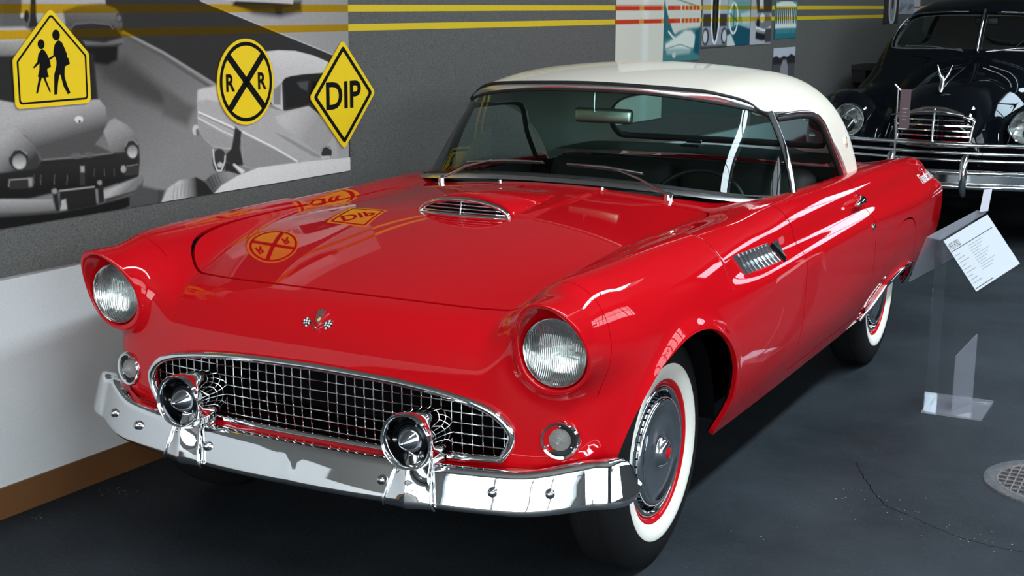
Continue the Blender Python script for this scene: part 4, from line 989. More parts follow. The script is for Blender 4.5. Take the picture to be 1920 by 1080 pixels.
MURAL_SHAPES = [('P',[(-0.669,1.651),(1.31,1.697),(1.287,0.563),(-0.736,0.861)],100,0.0021,138,[(-0.04,1.411),(0.139,1.065)]),('P',[(-0.439,1.656),(0.194,1.587),(0.271,1.566),(1.121,1.332),(1.265,1.293),(1.255,0.836),(0.684,1.177),(0.35,1.267),(-0.095,1.463),(-0.257,1.564)],52,0.0032,None,None),('P',[(0.271,1.566),(0.358,1.675),(1.273,1.696),(1.265,1.291),(1.121,1.332)],172,0.0025,150,[(0.49,1.529),(1.088,1.446)]),('P',[(0.173,1.67),(0.358,1.675),(0.277,1.566),(0.194,1.587)],80,0.0032,None,None),('P',[(0.435,1.559),(0.825,1.568),(0.823,1.525),(0.697,1.506),(0.548,1.518)],62,0.0147,None,None),('P',[(0.369,1.621),(0.789,1.626),(0.773,1.552),(0.638,1.556),(0.463,1.561),(0.385,1.566)],195,0.0032,None,None),('P',[(0.452,1.563),(0.638,1.558),(0.78,1.552),(0.729,1.541),(0.548,1.533),(0.434,1.548)],38,0.0052,None,None),('P',[(0.662,1.552),(0.717,1.552),(0.707,1.519),(0.67,1.519)],26,0.0042,None,None),('L',[(-0.095,1.463),(0.081,1.394),(0.35,1.267)],150,0.0042,0.0052,None),('L',[(-0.089,1.453),(0.081,1.38),(0.336,1.254)],92,0.0063,0.0052,None),('L',[(0.271,1.564),(1.121,1.33)],200,0.0021,0.0021,None),('P',[(-0.237,1.383),(-0.089,1.379),(0.148,1.228),(0.145,1.183),(-0.05,1.248),(-0.186,1.314)],74,0.0294,None,None),('P',[(0.074,1.268),(0.225,1.205),(0.182,1.144),(0.069,1.188)],96,0.021,None,None),('P',[(-0.502,1.563),(-0.49,1.609),(-0.165,1.613),(-0.165,1.551),(-0.303,1.531),(-0.35,1.467),(-0.452,1.481),(-0.503,1.501)],176,0.0042,None,None),('P',[(-0.56,1.608),(-0.49,1.609),(-0.501,1.524),(-0.452,1.481),(-0.571,1.48)],95,0.0063,None,None),('P',[(-0.341,1.531),(-0.28,1.547),(-0.18,1.554),(-0.125,1.538),(-0.099,1.517),(-0.096,1.48),(-0.119,1.46),(-0.151,1.484),(-0.306,1.489),(-0.332,1.48)],120,0.0063,80,[(-0.236,1.547),(-0.241,1.482)]),('P',[(-0.314,1.486),(-0.229,1.495),(-0.14,1.486),(-0.116,1.464),(-0.094,1.443),(-0.105,1.423),(-0.267,1.42),(-0.304,1.45)],46,0.0042,None,None),('L',[(-0.311,1.48),(-0.295,1.492),(-0.229,1.495),(-0.151,1.488),(-0.138,1.474)],105,0.0032,0.0026,None),('P',[(-0.266,1.44),(-0.178,1.431),(-0.094,1.447),(-0.093,1.431),(-0.156,1.421),(-0.256,1.423)],112,0.0052,None,None),('P',[(-0.271,1.424),(-0.119,1.423),(-0.126,1.376),(-0.169,1.361),(-0.227,1.37),(-0.247,1.4)],28,0.0084,None,None),('P',[(-0.092,1.509),(-0.094,1.502),(-0.099,1.497),(-0.106,1.494),(-0.113,1.494),(-0.119,1.497),(-0.123,1.503),(-0.124,1.509),(-0.122,1.516),(-0.118,1.521),(-0.111,1.524),(-0.104,1.524),(-0.097,1.521),(-0.093,1.516)],60,0.0032,None,None),('P',[(-0.1,1.507),(-0.102,1.503),(-0.105,1.499),(-0.109,1.498),(-0.114,1.498),(-0.118,1.5),(-0.12,1.503),(-0.121,1.507),(-0.12,1.512),(-0.117,1.515),(-0.112,1.517),(-0.108,1.517),(-0.104,1.515),(-0.101,1.512)],110,0.0032,None,None),('P',[(-0.472,1.516),(-0.473,1.508),(-0.476,1.501),(-0.481,1.498),(-0.485,1.498),(-0.489,1.502),(-0.491,1.508),(-0.491,1.516),(-0.49,1.524),(-0.487,1.531),(-0.482,1.534),(-0.478,1.534),(-0.474,1.531),(-0.472,1.524)],38,0.0032,None,None),('P',[(-0.493,1.519),(-0.494,1.515),(-0.496,1.512),(-0.499,1.51),(-0.501,1.51),(-0.503,1.512),(-0.505,1.515),(-0.505,1.519),(-0.504,1.523),(-0.502,1.527),(-0.5,1.528),(-0.497,1.528),(-0.495,1.527),(-0.493,1.523)],190,0.0032,None,None),('P',[(-0.456,1.609),(-0.442,1.61),(-0.445,1.516),(-0.44,1.484),(-0.476,1.482)],42,0.0042,None,None),('P',[(-0.683,1.484),(-0.492,1.485),(-0.453,1.466),(-0.496,1.438),(-0.688,1.43)],186,0.0063,None,None),('P',[(-0.687,1.442),(-0.495,1.445),(-0.519,1.392),(-0.691,1.394)],165,0.0063,110,[(-0.574,1.44),(-0.577,1.397)]),('P',[(-0.69,1.403),(-0.225,1.399),(-0.217,1.255),(-0.388,1.242),(-0.701,1.276)],46,0.0063,None,None),('P',[(-0.699,1.295),(-0.51,1.256),(-0.345,1.246),(-0.235,1.256),(-0.212,1.255),(-0.187,1.23),(-0.183,1.187),(-0.202,1.146),(-0.24,1.115),(-0.162,1.081),(-0.458,1.088),(-0.483,1.132),(-0.511,1.164),(-0.706,1.222)],182,0.0042,84,[(-0.388,1.234),(-0.374,1.14)]),('P',[(-0.201,1.153),(-0.172,1.185),(-0.15,1.192),(-0.1,1.168),(-0.062,1.135),(-0.048,1.096),(-0.046,1.046),(-0.057,0.994),(-0.148,0.979),(-0.17,1.078)],160,0.0042,66,[(-0.138,1.167),(-0.099,1.051)]),('P',[(-0.705,1.228),(-0.547,1.189),(-0.506,1.154),(-0.48,1.126),(-0.462,1.085),(-0.486,1.048),(-0.72,1.057)],176,0.0052,60,[(-0.576,1.175),(-0.524,1.075)]),('P',[(-0.485,1.061),(-0.458,1.085),(-0.292,1.079),(-0.162,1.081),(-0.049,1.078),(-0.057,0.994),(-0.214,0.971),(-0.39,0.982),(-0.516,0.973),(-0.725,0.995),(-0.719,1.063)],46,0.0052,30,[(-0.292,1.078),(-0.298,0.985)]),('P',[(-0.508,1.093),(-0.513,1.079),(-0.524,1.068),(-0.539,1.063),(-0.556,1.065),(-0.57,1.073),(-0.579,1.085),(-0.581,1.099),(-0.576,1.113),(-0.565,1.124),(-0.55,1.129),(-0.534,1.127),(-0.52,1.12),(-0.511,1.107)],48,0.0032,None,None),('L',[(-0.577,1.109),(-0.561,1.126),(-0.535,1.127),(-0.514,1.11)],135,0.0025,0.0034,None),('P',[(-0.517,1.086),(-0.52,1.077),(-0.528,1.069),(-0.539,1.066),(-0.55,1.067),(-0.56,1.073),(-0.567,1.081),(-0.568,1.091),(-0.565,1.101),(-0.557,1.108),(-0.547,1.112),(-0.535,1.111),(-0.525,1.105),(-0.519,1.097)],120,0.0042,205,[(-0.544,1.108),(-0.547,1.069)]),('P',[(-0.049,1.083),(-0.054,1.069),(-0.063,1.058),(-0.077,1.053),(-0.091,1.054),(-0.103,1.062),(-0.111,1.074),(-0.114,1.089),(-0.109,1.103),(-0.1,1.114),(-0.087,1.119),(-0.072,1.118),(-0.06,1.111),(-0.052,1.098)],48,0.0032,None,None),('L',[(-0.11,1.098),(-0.096,1.116),(-0.073,1.117),(-0.055,1.101)],135,0.0025,0.0034,None),('P',[(-0.056,1.076),(-0.059,1.067),(-0.065,1.06),(-0.075,1.057),(-0.085,1.058),(-0.094,1.063),(-0.1,1.071),(-0.102,1.08),(-0.099,1.089),(-0.092,1.096),(-0.082,1.099),(-0.072,1.098),(-0.063,1.093),(-0.057,1.085)],120,0.0042,205,[(-0.081,1.099),(-0.084,1.057)]),('P',[(-0.283,1.197),(-0.285,1.192),(-0.29,1.189),(-0.298,1.187),(-0.306,1.188),(-0.312,1.191),(-0.317,1.195),(-0.319,1.199),(-0.316,1.204),(-0.311,1.207),(-0.304,1.209),(-0.296,1.208),(-0.289,1.206),(-0.284,1.202)],225,0.0032,None,None),('P',[(-0.293,1.191),(-0.294,1.189),(-0.295,1.188),(-0.297,1.187),(-0.3,1.187),(-0.302,1.188),(-0.303,1.19),(-0.303,1.192),(-0.303,1.194),(-0.301,1.196),(-0.299,1.196),(-0.297,1.196),(-0.295,1.195),(-0.293,1.193)],60,0.0032,None,None),('L',[(-0.453,1.085),(-0.367,1.083),(-0.293,1.081),(-0.163,1.081)],122,0.0021,0.0019,None),('L',[(-0.458,1.076),(-0.294,1.069),(-0.158,1.068)],40,0.0042,0.0042,None),('P',[(-0.306,1.052),(-0.289,1.05),(-0.29,0.991),(-0.31,0.993)],58,0.0032,None,None),('P',[(-0.305,1.052),(-0.289,1.05),(-0.29,1.032),(-0.305,1.033)],165,0.0042,None,None),('P',[(-0.296,1.083),(-0.298,1.079),(-0.305,1.077),(-0.315,1.076),(-0.325,1.077),(-0.335,1.08),(-0.341,1.083),(-0.343,1.087),(-0.34,1.091),(-0.334,1.093),(-0.324,1.094),(-0.314,1.093),(-0.304,1.091),(-0.298,1.087)],105,0.0042,None,None),('P',[(-0.245,1.083),(-0.247,1.079),(-0.254,1.076),(-0.262,1.075),(-0.272,1.076),(-0.28,1.079),(-0.286,1.082),(-0.288,1.086),(-0.285,1.09),(-0.279,1.093),(-0.271,1.094),(-0.261,1.093),(-0.253,1.09),(-0.247,1.087)],100,0.0042,None,None),('L',[(-0.491,1.042),(-0.495,1.015)],105,0.0021,0.0013,None),('L',[(-0.464,1.039),(-0.468,1.012)],105,0.0021,0.0013,None),('L',[(-0.411,1.034),(-0.415,1.007)],105,0.0021,0.0013,None),('L',[(-0.36,1.029),(-0.364,1.001)],105,0.0021,0.0013,None),('L',[(-0.248,1.038),(-0.25,1.015)],92,0.0021,0.0013,None),('L',[(-0.205,1.033),(-0.206,1.011)],92,0.0021,0.0013,None),('L',[(-0.163,1.029),(-0.165,1.007)],92,0.0021,0.0013,None),('P',[(-0.589,1.041),(-0.504,1.037),(-0.501,1.004),(-0.585,1.01)],52,0.0032,None,None),('L',[(-0.588,1.02),(-0.583,1.038),(-0.511,1.035)],140,0.0025,0.0021,None),('P',[(-0.513,1.037),(-0.497,1.036),(-0.499,1.01),(-0.513,1.009)],150,0.0042,None,None),('P',[(-0.129,1.033),(-0.057,1.034),(-0.059,1.0),(-0.117,1.001)],58,0.0032,None,None),('P',[(-0.111,1.024),(-0.112,1.019),(-0.116,1.015),(-0.121,1.013),(-0.126,1.014),(-0.13,1.016),(-0.133,1.021),(-0.134,1.026),(-0.132,1.031),(-0.129,1.035),(-0.124,1.037),(-0.119,1.036),(-0.115,1.033),(-0.112,1.029)],165,0.0042,None,None),('L',[(-0.106,1.032),(-0.058,1.034)],120,0.0021,0.0017,None),('P',[(-0.639,0.987),(-0.427,0.961),(-0.413,0.928),(-0.495,0.929),(-0.586,0.937),(-0.642,0.949)],168,0.0042,110,[(-0.516,0.972),(-0.519,0.934)]),('P',[(-0.642,0.947),(-0.495,0.929),(-0.413,0.928),(-0.414,0.92),(-0.587,0.929),(-0.643,0.934)],95,0.0042,None,None),('P',[(-0.215,0.963),(-0.063,0.988),(-0.043,1.006),(-0.032,0.984),(-0.062,0.951),(-0.211,0.936)],178,0.0042,125,[(-0.147,0.971),(-0.132,0.944)]),('P',[(-0.211,0.937),(-0.062,0.951),(-0.034,0.98),(-0.041,0.96),(-0.075,0.942),(-0.206,0.926)],70,0.0042,None,None),('P',[(-0.395,0.982),(-0.249,0.98),(-0.245,0.92),(-0.368,0.918),(-0.399,0.927)],38,0.0042,None,None),('L',[(-0.395,0.984),(-0.252,0.981)],160,0.0025,0.0025,None),('P',[(-0.425,0.984),(-0.401,0.983),(-0.399,0.921),(-0.414,0.922)],42,0.0042,None,None),('P',[(-0.404,0.984),(-0.405,0.981),(-0.408,0.978),(-0.413,0.977),(-0.418,0.978),(-0.422,0.98),(-0.425,0.983),(-0.426,0.987),(-0.425,0.99),(-0.421,0.992),(-0.417,0.993),(-0.412,0.993),(-0.408,0.991),(-0.405,0.988)],150,0.0042,None,None),('P',[(-0.238,0.989),(-0.214,0.987),(-0.212,0.928),(-0.237,0.925)],42,0.0042,None,None),('P',[(-0.219,0.991),(-0.22,0.988),(-0.223,0.985),(-0.227,0.984),(-0.231,0.985),(-0.235,0.987),(-0.237,0.989),(-0.238,0.993),(-0.237,0.996),(-0.234,0.998),(-0.23,0.999),(-0.226,0.999),(-0.222,0.997),(-0.219,0.994)],150,0.0042,None,None),('P',[(-0.389,0.953),(-0.372,0.956),(-0.368,0.92),(-0.397,0.921)],180,0.0042,None,None),('P',[(-0.643,0.936),(-0.41,0.921),(-0.24,0.925),(-0.092,0.937),(-0.098,0.898),(-0.13,0.891),(-0.318,0.882),(-0.647,0.888)],28,0.0084,None,None),('P',[(-0.056,0.965),(0.059,0.932),(0.038,0.892),(-0.102,0.885),(-0.101,0.932)],82,0.0084,None,None),('P',[(0.235,1.23),(0.239,1.258),(0.269,1.266),(0.32,1.265),(0.355,1.279),(0.399,1.268),(0.523,1.214),(0.654,1.17),(0.712,1.16),(0.854,1.17),(0.957,1.112),(1.021,1.054),(1.052,0.985),(1.084,0.952),(0.847,0.958),(0.775,0.961),(0.511,0.961),(0.461,0.979),(0.461,1.073),(0.396,1.042),(0.309,1.059),(0.268,1.089),(0.236,1.126)],178,0.0032,None,None),('P',[(0.243,1.262),(0.269,1.266),(0.333,1.272),(0.398,1.263),(0.522,1.202),(0.558,1.163),(0.422,1.196),(0.292,1.227),(0.241,1.224)],205,0.0063,None,None),('P',[(0.605,1.383),(0.682,1.386),(0.78,1.381),(0.892,1.36),(0.975,1.335),(1.061,1.296),(0.963,1.293),(0.807,1.29),(0.719,1.284),(0.697,1.267),(0.7,1.163),(0.645,1.183),(0.59,1.241)],216,0.0032,200,[(0.76,1.382),(0.757,1.295)]),('P',[(0.705,1.276),(0.747,1.288),(0.838,1.292),(0.974,1.29),(0.94,1.236),(0.896,1.186),(0.813,1.173),(0.717,1.171)],38,0.0032,None,None),('P',[(0.786,1.263),(0.857,1.266),(0.846,1.228),(0.805,1.243)],80,0.0063,None,None),('P',[(0.883,1.265),(0.92,1.257),(0.897,1.193),(0.855,1.202)],16,0.0063,None,None),('P',[(0.649,1.244),(0.692,1.264),(0.686,1.185),(0.645,1.189)],135,0.0042,None,None),('P',[(0.717,1.154),(0.854,1.168),(0.957,1.112),(1.021,1.054),(0.954,1.0),(0.911,0.984),(0.671,1.116),(0.653,1.145)],196,0.0063,165,[(0.752,1.151),(0.85,1.054)]),('P',[(0.462,1.097),(0.648,1.02),(0.775,0.963),(0.512,0.963),(0.466,0.98)],150,0.0042,None,None),('P',[(0.238,1.161),(0.407,1.083),(0.415,1.047),(0.309,1.062),(0.268,1.089),(0.24,1.123)],160,0.0042,None,None),('L',[(0.243,1.186),(0.445,1.111),(0.648,1.027),(0.777,0.965)],232,0.0023,0.0036,None),('L',[(0.238,1.167),(0.356,1.114),(0.43,1.085)],222,0.0023,0.0025,None),('L',[(0.247,1.179),(0.435,1.105)],110,0.0021,0.001,None),('P',[(0.65,1.083),(0.708,1.066),(0.91,0.978),(0.926,0.966),(0.879,0.974),(0.708,1.053)],150,0.0042,None,None),('P',[(0.429,1.124),(0.463,1.103),(0.451,1.044),(0.468,0.981),(0.411,0.98),(0.368,1.009),(0.369,1.024),(0.406,1.047)],52,0.0052,None,None),('P',[(0.416,0.992),(0.474,0.959),(0.455,0.946),(0.402,0.981)],225,0.0032,None,None),('P',[(0.368,1.009),(0.412,0.986),(0.46,0.945),(0.437,0.944),(0.366,0.967)],48,0.0063,None,None),('P',[(0.377,1.005),(0.372,0.986),(0.361,0.972),(0.346,0.965),(0.329,0.966),(0.315,0.976),(0.306,0.992),(0.303,1.012),(0.308,1.03),(0.319,1.045),(0.334,1.052),(0.35,1.05),(0.364,1.041),(0.374,1.024)],60,0.0032,None,None),('L',[(0.309,1.05),(0.312,1.008),(0.327,0.974),(0.348,0.972),(0.368,1.003),(0.371,1.023)],215,0.0025,0.0034,None),('P',[(0.357,0.992),(0.355,0.988),(0.351,0.985),(0.345,0.984),(0.339,0.984),(0.333,0.987),(0.33,0.99),(0.328,0.995),(0.33,0.998),(0.334,1.001),(0.34,1.003),(0.346,1.002),(0.352,1.0),(0.355,0.996)],200,0.0042,None,None),('P',[(0.24,1.125),(0.238,1.117),(0.233,1.111),(0.226,1.108),(0.219,1.108),(0.213,1.112),(0.209,1.119),(0.208,1.127),(0.21,1.135),(0.215,1.141),(0.221,1.144),(0.228,1.144),(0.235,1.14),(0.239,1.133)],205,0.0032,None,None),('P',[(0.242,1.116),(0.241,1.11),(0.238,1.106),(0.235,1.103),(0.231,1.104),(0.228,1.107),(0.226,1.112),(0.225,1.118),(0.226,1.124),(0.229,1.128),(0.232,1.131),(0.236,1.13),(0.239,1.127),(0.241,1.122)],110,0.0042,None,None),('P',[(0.996,0.98),(0.992,0.969),(0.981,0.961),(0.967,0.957),(0.951,0.958),(0.937,0.965),(0.928,0.975),(0.925,0.986),(0.928,0.997),(0.938,1.006),(0.953,1.01),(0.969,1.008),(0.983,1.002),(0.992,0.992)],58,0.0032,None,None),('P',[(0.929,0.971),(0.983,0.968),(0.983,0.957),(0.927,0.96)],205,0.0032,None,None),('L',[(0.927,0.986),(0.938,1.003),(0.961,1.008),(0.986,0.994)],190,0.0021,0.0017,None),('P',[(1.02,1.028),(1.108,1.007),(1.107,0.947),(1.034,0.955)],168,0.0042,None,None),('P',[(0.029,0.938),(0.06,0.935),(0.042,0.892),(0.026,0.893)],70,0.0063,None,None),('P',[(0.04,0.891),(0.077,0.939),(0.135,0.961),(0.218,0.963),(0.277,0.935),(0.305,0.901),(0.305,0.891)],196,0.0038,44,[(0.133,0.932),(0.221,0.937)]),('L',[(0.109,0.944),(0.1,0.901)],120,0.0042,0.001,None),('L',[(0.127,0.945),(0.118,0.902)],120,0.0042,0.001,None),('L',[(0.146,0.946),(0.136,0.902)],120,0.0042,0.001,None),('L',[(0.164,0.946),(0.155,0.902)],120,0.0042,0.001,None),('L',[(0.182,0.947),(0.173,0.902)],120,0.0042,0.001,None),('P',[(0.258,0.945),(0.304,0.966),(0.384,0.966),(0.446,0.948),(0.381,0.92),(0.305,0.894)],150,0.0038,90,[(0.383,0.959),(0.302,0.914)]),('L',[(0.278,0.953),(0.302,0.914)],60,0.0042,0.0015,None),('L',[(0.293,0.956),(0.314,0.919)],60,0.0042,0.0015,None),('L',[(0.309,0.959),(0.327,0.925)],60,0.0042,0.0015,None),('L',[(0.325,0.963),(0.339,0.931)],60,0.0042,0.0015,None),('P',[(0.3,0.892),(0.346,0.92),(0.437,0.946),(0.549,0.963),(0.847,0.959),(1.152,0.948),(1.15,0.881),(0.298,0.848)],224,0.0025,None,None)]
sv = np.concatenate([np.linspace(-.78,-.66,12)[:-1], np.linspace(-.66,1.116,470)]); zv = np.concatenate([np.linspace(.896,1.60,330), np.linspace(1.60,1.68,8)[1:]])
Z_, S_ = np.meshgrid(zv, sv, indexing='ij'); ink = np.full(S_.shape+(3,), lin(90))
paint(ink, S_, Z_, MURAL_SHAPES, (1.04,.96,.93)); ink *= .94*(1+.05*np.random.default_rng(3).standard_normal(S_.shape+(1,))); overprint(ink, S_, Z_)
mu = print_panel('wall_mural', sv, zv, ink, .018, .006)
tag(mu, 'large black and white street photograph of old cars on the grey wall', 'mural')
# yellow stripes on the grey wall, red where they cross the pale panel
for zc, hw in STRIPES:
    for s0, s1 in ((1.118,3.553),(4.762,4.785),(5.20,5.212),(5.62,5.635),(6.05,6.12),(6.595,8.93),(10.2,13.9)):
        wall_box(MB(), s0, s1, zc-hw, zc+hw, .012, .0135).build('stripe', M['stripe'], wl)
def grid(s0, s1, z0, z1, n, m): sv = np.linspace(s0, s1, n); zv = np.linspace(z0, z1, m); Z, S = np.meshgrid(zv, sv, indexing='ij'); return sv, zv, S, Z
def q(s0, s1, z0, z1): return [(s0,z0),(s1,z0),(s1,z1),(s0,z1)]
def ell(cs, cz, rs, rz_, n=20): return [(cs+rs*math.cos(2*math.pi*i/n), cz+rz_*math.sin(2*math.pi*i/n)) for i in range(n)]
# pale panel with red stripes
sv, zv, S_, Z_ = grid(3.555, 4.195, .90, 1.95, 64, 130); ink = np.full(S_.shape+(3,), 0.) + np.array(rgb(212,208,194))
sh = [('P', q(3.90,3.98,.8,2), (222,221,214), .03, None, None)]
for zc, hw in STRIPES: sh += [('P', q(3.55,3.86,zc-hw,zc+hw), (196,58,26), .002, None, None), ('P', q(3.86,3.915,zc-hw,zc+hw), (214,140,40), .004, None, None), ('P', q(3.915,4.16,zc-hw,zc+hw), (196,58,26), .002, None, None), ('P', q(4.16,4.21,zc-hw,zc+hw), (214,140,40), .004, None, None)]
paint(ink, S_, Z_, sh)
tag(print_panel('wall_panel', sv, zv, ink, .018, .006), 'cream display panel crossed by red stripes behind the cream roof', 'panel')
# poster: teal print of a finned car
sv, zv, S_, Z_ = grid(4.197, 4.756, 1.221, 1.95, 110, 140); ink = np.full(S_.shape+(3,), 0.) + np.array(rgb(206,206,194))
T1, T2 = (38,104,112), (16,84,98)
sh = [('P', [(4.19,1.60),(4.25,1.50),(4.33,1.405),(4.42,1.345),(4.19,1.33)], T1, .006, None, None), ('P', q(4.19,4.78,1.20,1.29), T2, .02, None, None),
      ('P', [(4.19,1.35),(4.30,1.365),(4.42,1.40),(4.56,1.415),(4.72,1.42),(4.78,1.43),(4.78,1.22),(4.19,1.22)], (70,122,124), .01, None, None),
      ('P', [(4.23,1.33),(4.36,1.36),(4.52,1.405),(4.62,1.40),(4.70,1.36),(4.66,1.30),(4.50,1.275),(4.30,1.285),(4.23,1.30)], (216,220,212), .012, None, None),
      ('P', [(4.24,1.30),(4.45,1.30),(4.62,1.29),(4.60,1.265),(4.40,1.262),(4.25,1.27)], (150,176,172), .012, None, None),
      ('L', [(4.24,1.302),(4.45,1.322),(4.64,1.292)], (96,130,132), .003, .003, None), ('P', [(4.68,1.40),(4.76,1.42),(4.76,1.25),(4.66,1.27)], T2, .012, None, None),
      ('P', ell(4.36,1.262,.028,.018), (190,196,190), .004, None, None), ('L', [(4.27,1.40),(4.33,1.37),(4.36,1.36)], (225,225,215), .004, .007, None),
      ('L', [(4.30,1.60),(4.52,1.57),(4.72,1.545)], (90,130,120), .004, .004, None)]
for zc, hw in STRIPES:
    sh.append(('P', q(4.25,4.36,zc-hw,zc+hw), (190,54,24), .002, None, None)); sh.append(('P', q(4.36,4.44,zc-hw,zc+hw), (205,70,26), .002, None, None))
    for k in range(5): sh.append(('P', q(4.46+k*.058,4.496+k*.058,zc-hw,zc+hw), (196,64,26), .003, None, None)); sh.append(('P', q(4.497+k*.058,4.515+k*.058,zc-hw,zc+hw), (216,150,40), .003, None, None))
paint(ink, S_, Z_, sh); tag(print_panel('wall_poster', sv, zv, ink, .018, .006), 'teal and cream poster of a finned car beside the cream panel', 'poster', 'posters on the grey wall')
# poster: dark pointed radiator
sv, zv, S_, Z_ = grid(4.787, 5.205, 1.290, 1.95, 80, 120); ink = np.full(S_.shape+(3,), 0.) + np.array(rgb(150,152,160))
sh = [('P', q(4.78,5.22,1.42,1.96), (178,180,190), .02, None, None), ('P', q(4.80,4.93,1.42,1.50), (60,60,64), .006, None, None), ('P', q(5.07,5.20,1.42,1.50), (60,60,64), .006, None, None),
      ('P', [(4.915,1.95),(4.925,1.42),(4.96,1.33),(5.0,1.305),(5.04,1.33),(5.075,1.42),(5.085,1.95)], (225,226,226), .004, None, None),
      ('P', [(4.945,1.95),(4.95,1.42),(4.975,1.345),(5.0,1.325),(5.025,1.345),(5.05,1.42),(5.055,1.95)], (22,20,22), .005, None, None), ('L', [(5.0,1.93),(5.0,1.35)], (70,68,70), .006, .008, None),
      ('P', ell(4.845,1.36,.055,.055), (52,52,56), .004, None, None), ('P', ell(4.84,1.36,.036,.038), (196,198,204), .008, None, None), ('P', ell(5.16,1.36,.055,.055), (52,52,56), .004, None, None), ('P', ell(5.165,1.36,.036,.038), (196,198,204), .008, None, None),
      ('P', q(4.78,5.22,1.28,1.305), (70,70,74), .01, None, None)]
paint(ink, S_, Z_, sh); overprint(ink, S_, Z_, (1,.66,.05)); tag(print_panel('wall_poster', sv, zv, ink, .018, .006), 'grey poster of a tall pointed radiator between two headlamps', 'poster', 'posters on the grey wall')
# poster: steering wheel in teal
sv, zv, S_, Z_ = grid(5.215, 5.622, 1.295, 1.95, 70, 110); ink = np.full(S_.shape+(3,), 0.) + np.array(rgb(150,182,182))
sh = [('P', [(5.21,1.40),(5.40,1.43),(5.63,1.40),(5.63,1.28),(5.21,1.28)], (24,78,96), .01, None, None), ('P', [(5.21,1.36),(5.28,1.37),(5.36,1.30),(5.36,1.28),(5.21,1.28)], (200,206,200), .008, None, None),
      ('P', q(5.30,5.63,1.46,1.60), (110,150,152), .03, None, None), ('P', [(5.44,1.50),(5.63,1.52),(5.63,1.44),(5.50,1.43)], (190,204,200), .012, None, None)]
ring_ = ell(5.32,1.47,.075,.095,28); sh.append(('L', ring_+ring_[:1], (232,236,230), .003, .009, None)); sh += [('L', [(5.32,1.56),(5.32,1.38)], (60,110,118), .004, .008, None), ('L', [(5.25,1.50),(5.39,1.45)], (60,110,118), .004, .006, None)]
paint(ink, S_, Z_, sh); overprint(ink, S_, Z_, (1,.66,.05)); tag(print_panel('wall_poster', sv, zv, ink, .018, .006), 'teal poster of a steering wheel between two grey posters', 'poster', 'posters on the grey wall')
# poster: chrome front end
sv, zv, S_, Z_ = grid(5.636, 6.047, 1.292, 1.95, 70, 110); ink = np.full(S_.shape+(3,), 0.) + np.array(rgb(176,176,180))
sh = [('P', [(5.72,1.60),(6.05,1.62),(6.05,1.50),(5.76,1.50)], (60,58,62), .015, None, None), ('P', [(5.72,1.44),(5.80,1.50),(5.98,1.50),(6.05,1.46),(6.05,1.40),(5.90,1.37),(5.76,1.39)], (120,120,124), .012, None, None),
      ('P', [(5.74,1.38),(5.90,1.365),(6.05,1.385),(6.05,1.32),(5.86,1.315),(5.74,1.33)], (34,32,36), .01, None, None), ('P', ell(5.78,1.43,.03,.035), (30,30,32), .006, None, None), ('P', ell(5.86,1.47,.05,.03), (220,220,224), .01, None, None),
      ('L', [(5.75,1.405),(5.90,1.385),(6.04,1.405)], (225,225,228), .004, .008, None), ('P', [(5.80,1.60),(5.86,1.62),(5.88,1.53),(5.80,1.53)], (210,210,214), .01, None, None), ('P', q(5.93,6.05,1.30,1.40), (70,68,72), .012, None, None)]
paint(ink, S_, Z_, sh); overprint(ink, S_, Z_, (1,.62,.04)); tag(print_panel('wall_poster', sv, zv, ink, .018, .006), 'grey poster of a dark chrome engine beside the steering wheel poster', 'poster', 'posters on the grey wall')
# poster: ribbed radiator top in teal
sv, zv, S_, Z_ = grid(6.122, 6.592, 1.322, 1.583, 80, 60); ink = np.full(S_.shape+(3,), 0.) + np.array(rgb(44,112,124))
sh = [('P', q(6.1,6.6,1.39,1.60), (96,146,150), .01, None, None), ('P', [(6.14,1.565),(6.24,1.58),(6.36,1.583),(6.48,1.58),(6.57,1.56),(6.57,1.54),(6.14,1.54)], (226,230,226), .006, None, None), ('P', q(6.15,6.56,1.425,1.535), (70,86,84), .006, None, None), ('P', q(6.13,6.58,1.395,1.425), (226,228,222), .006, None, None)]
for k in range(10): sh.append(('L', [(6.175+k*.041,1.53), (6.175+k*.041,1.43)], (228,232,230), .003, .008, None)); sh.append(('L', [(6.175+k*.041,1.39), (6.175+k*.041,1.365)], (90,150,158), .006, .008, None))
paint(ink, S_, Z_, sh); overprint(ink, S_, Z_, (1,.72,.15)); tag(print_panel('wall_poster', sv, zv, ink, .018, .006), 'small teal poster of a ribbed radiator right of the engine poster', 'poster', 'posters on the grey wall')
# poster: old car under trees
sv, zv, S_, Z_ = grid(6.122, 6.592, .93, 1.257, 80, 60); ink = np.full(S_.shape+(3,), 0.) + np.array(rgb(190,190,202))
sh = [('P', [(6.1,1.19),(6.18,1.205),(6.26,1.185),(6.34,1.20),(6.42,1.19),(6.50,1.21),(6.60,1.19),(6.60,1.13),(6.1,1.13)], (44,42,46), .006, None, None), ('P', q(6.1,6.6,.9,1.14), (80,78,80), .012, None, None),
      ('P', [(6.27,.92),(6.28,1.12),(6.33,1.17),(6.40,1.17),(6.44,1.12),(6.46,.92)], (140,140,146), .01, None, None), ('P', [(6.25,.92),(6.26,1.03),(6.45,1.03),(6.47,.92)], (200,200,200), .01, None, None), ('P', ell(6.37,1.02,.04,.03), (54,54,56), .005, None, None)]
paint(ink, S_, Z_, sh); tag(print_panel('wall_poster', sv, zv, ink, .018, .006), 'small grey photograph of a car under trees, low on the wall', 'poster', 'posters on the grey wall')
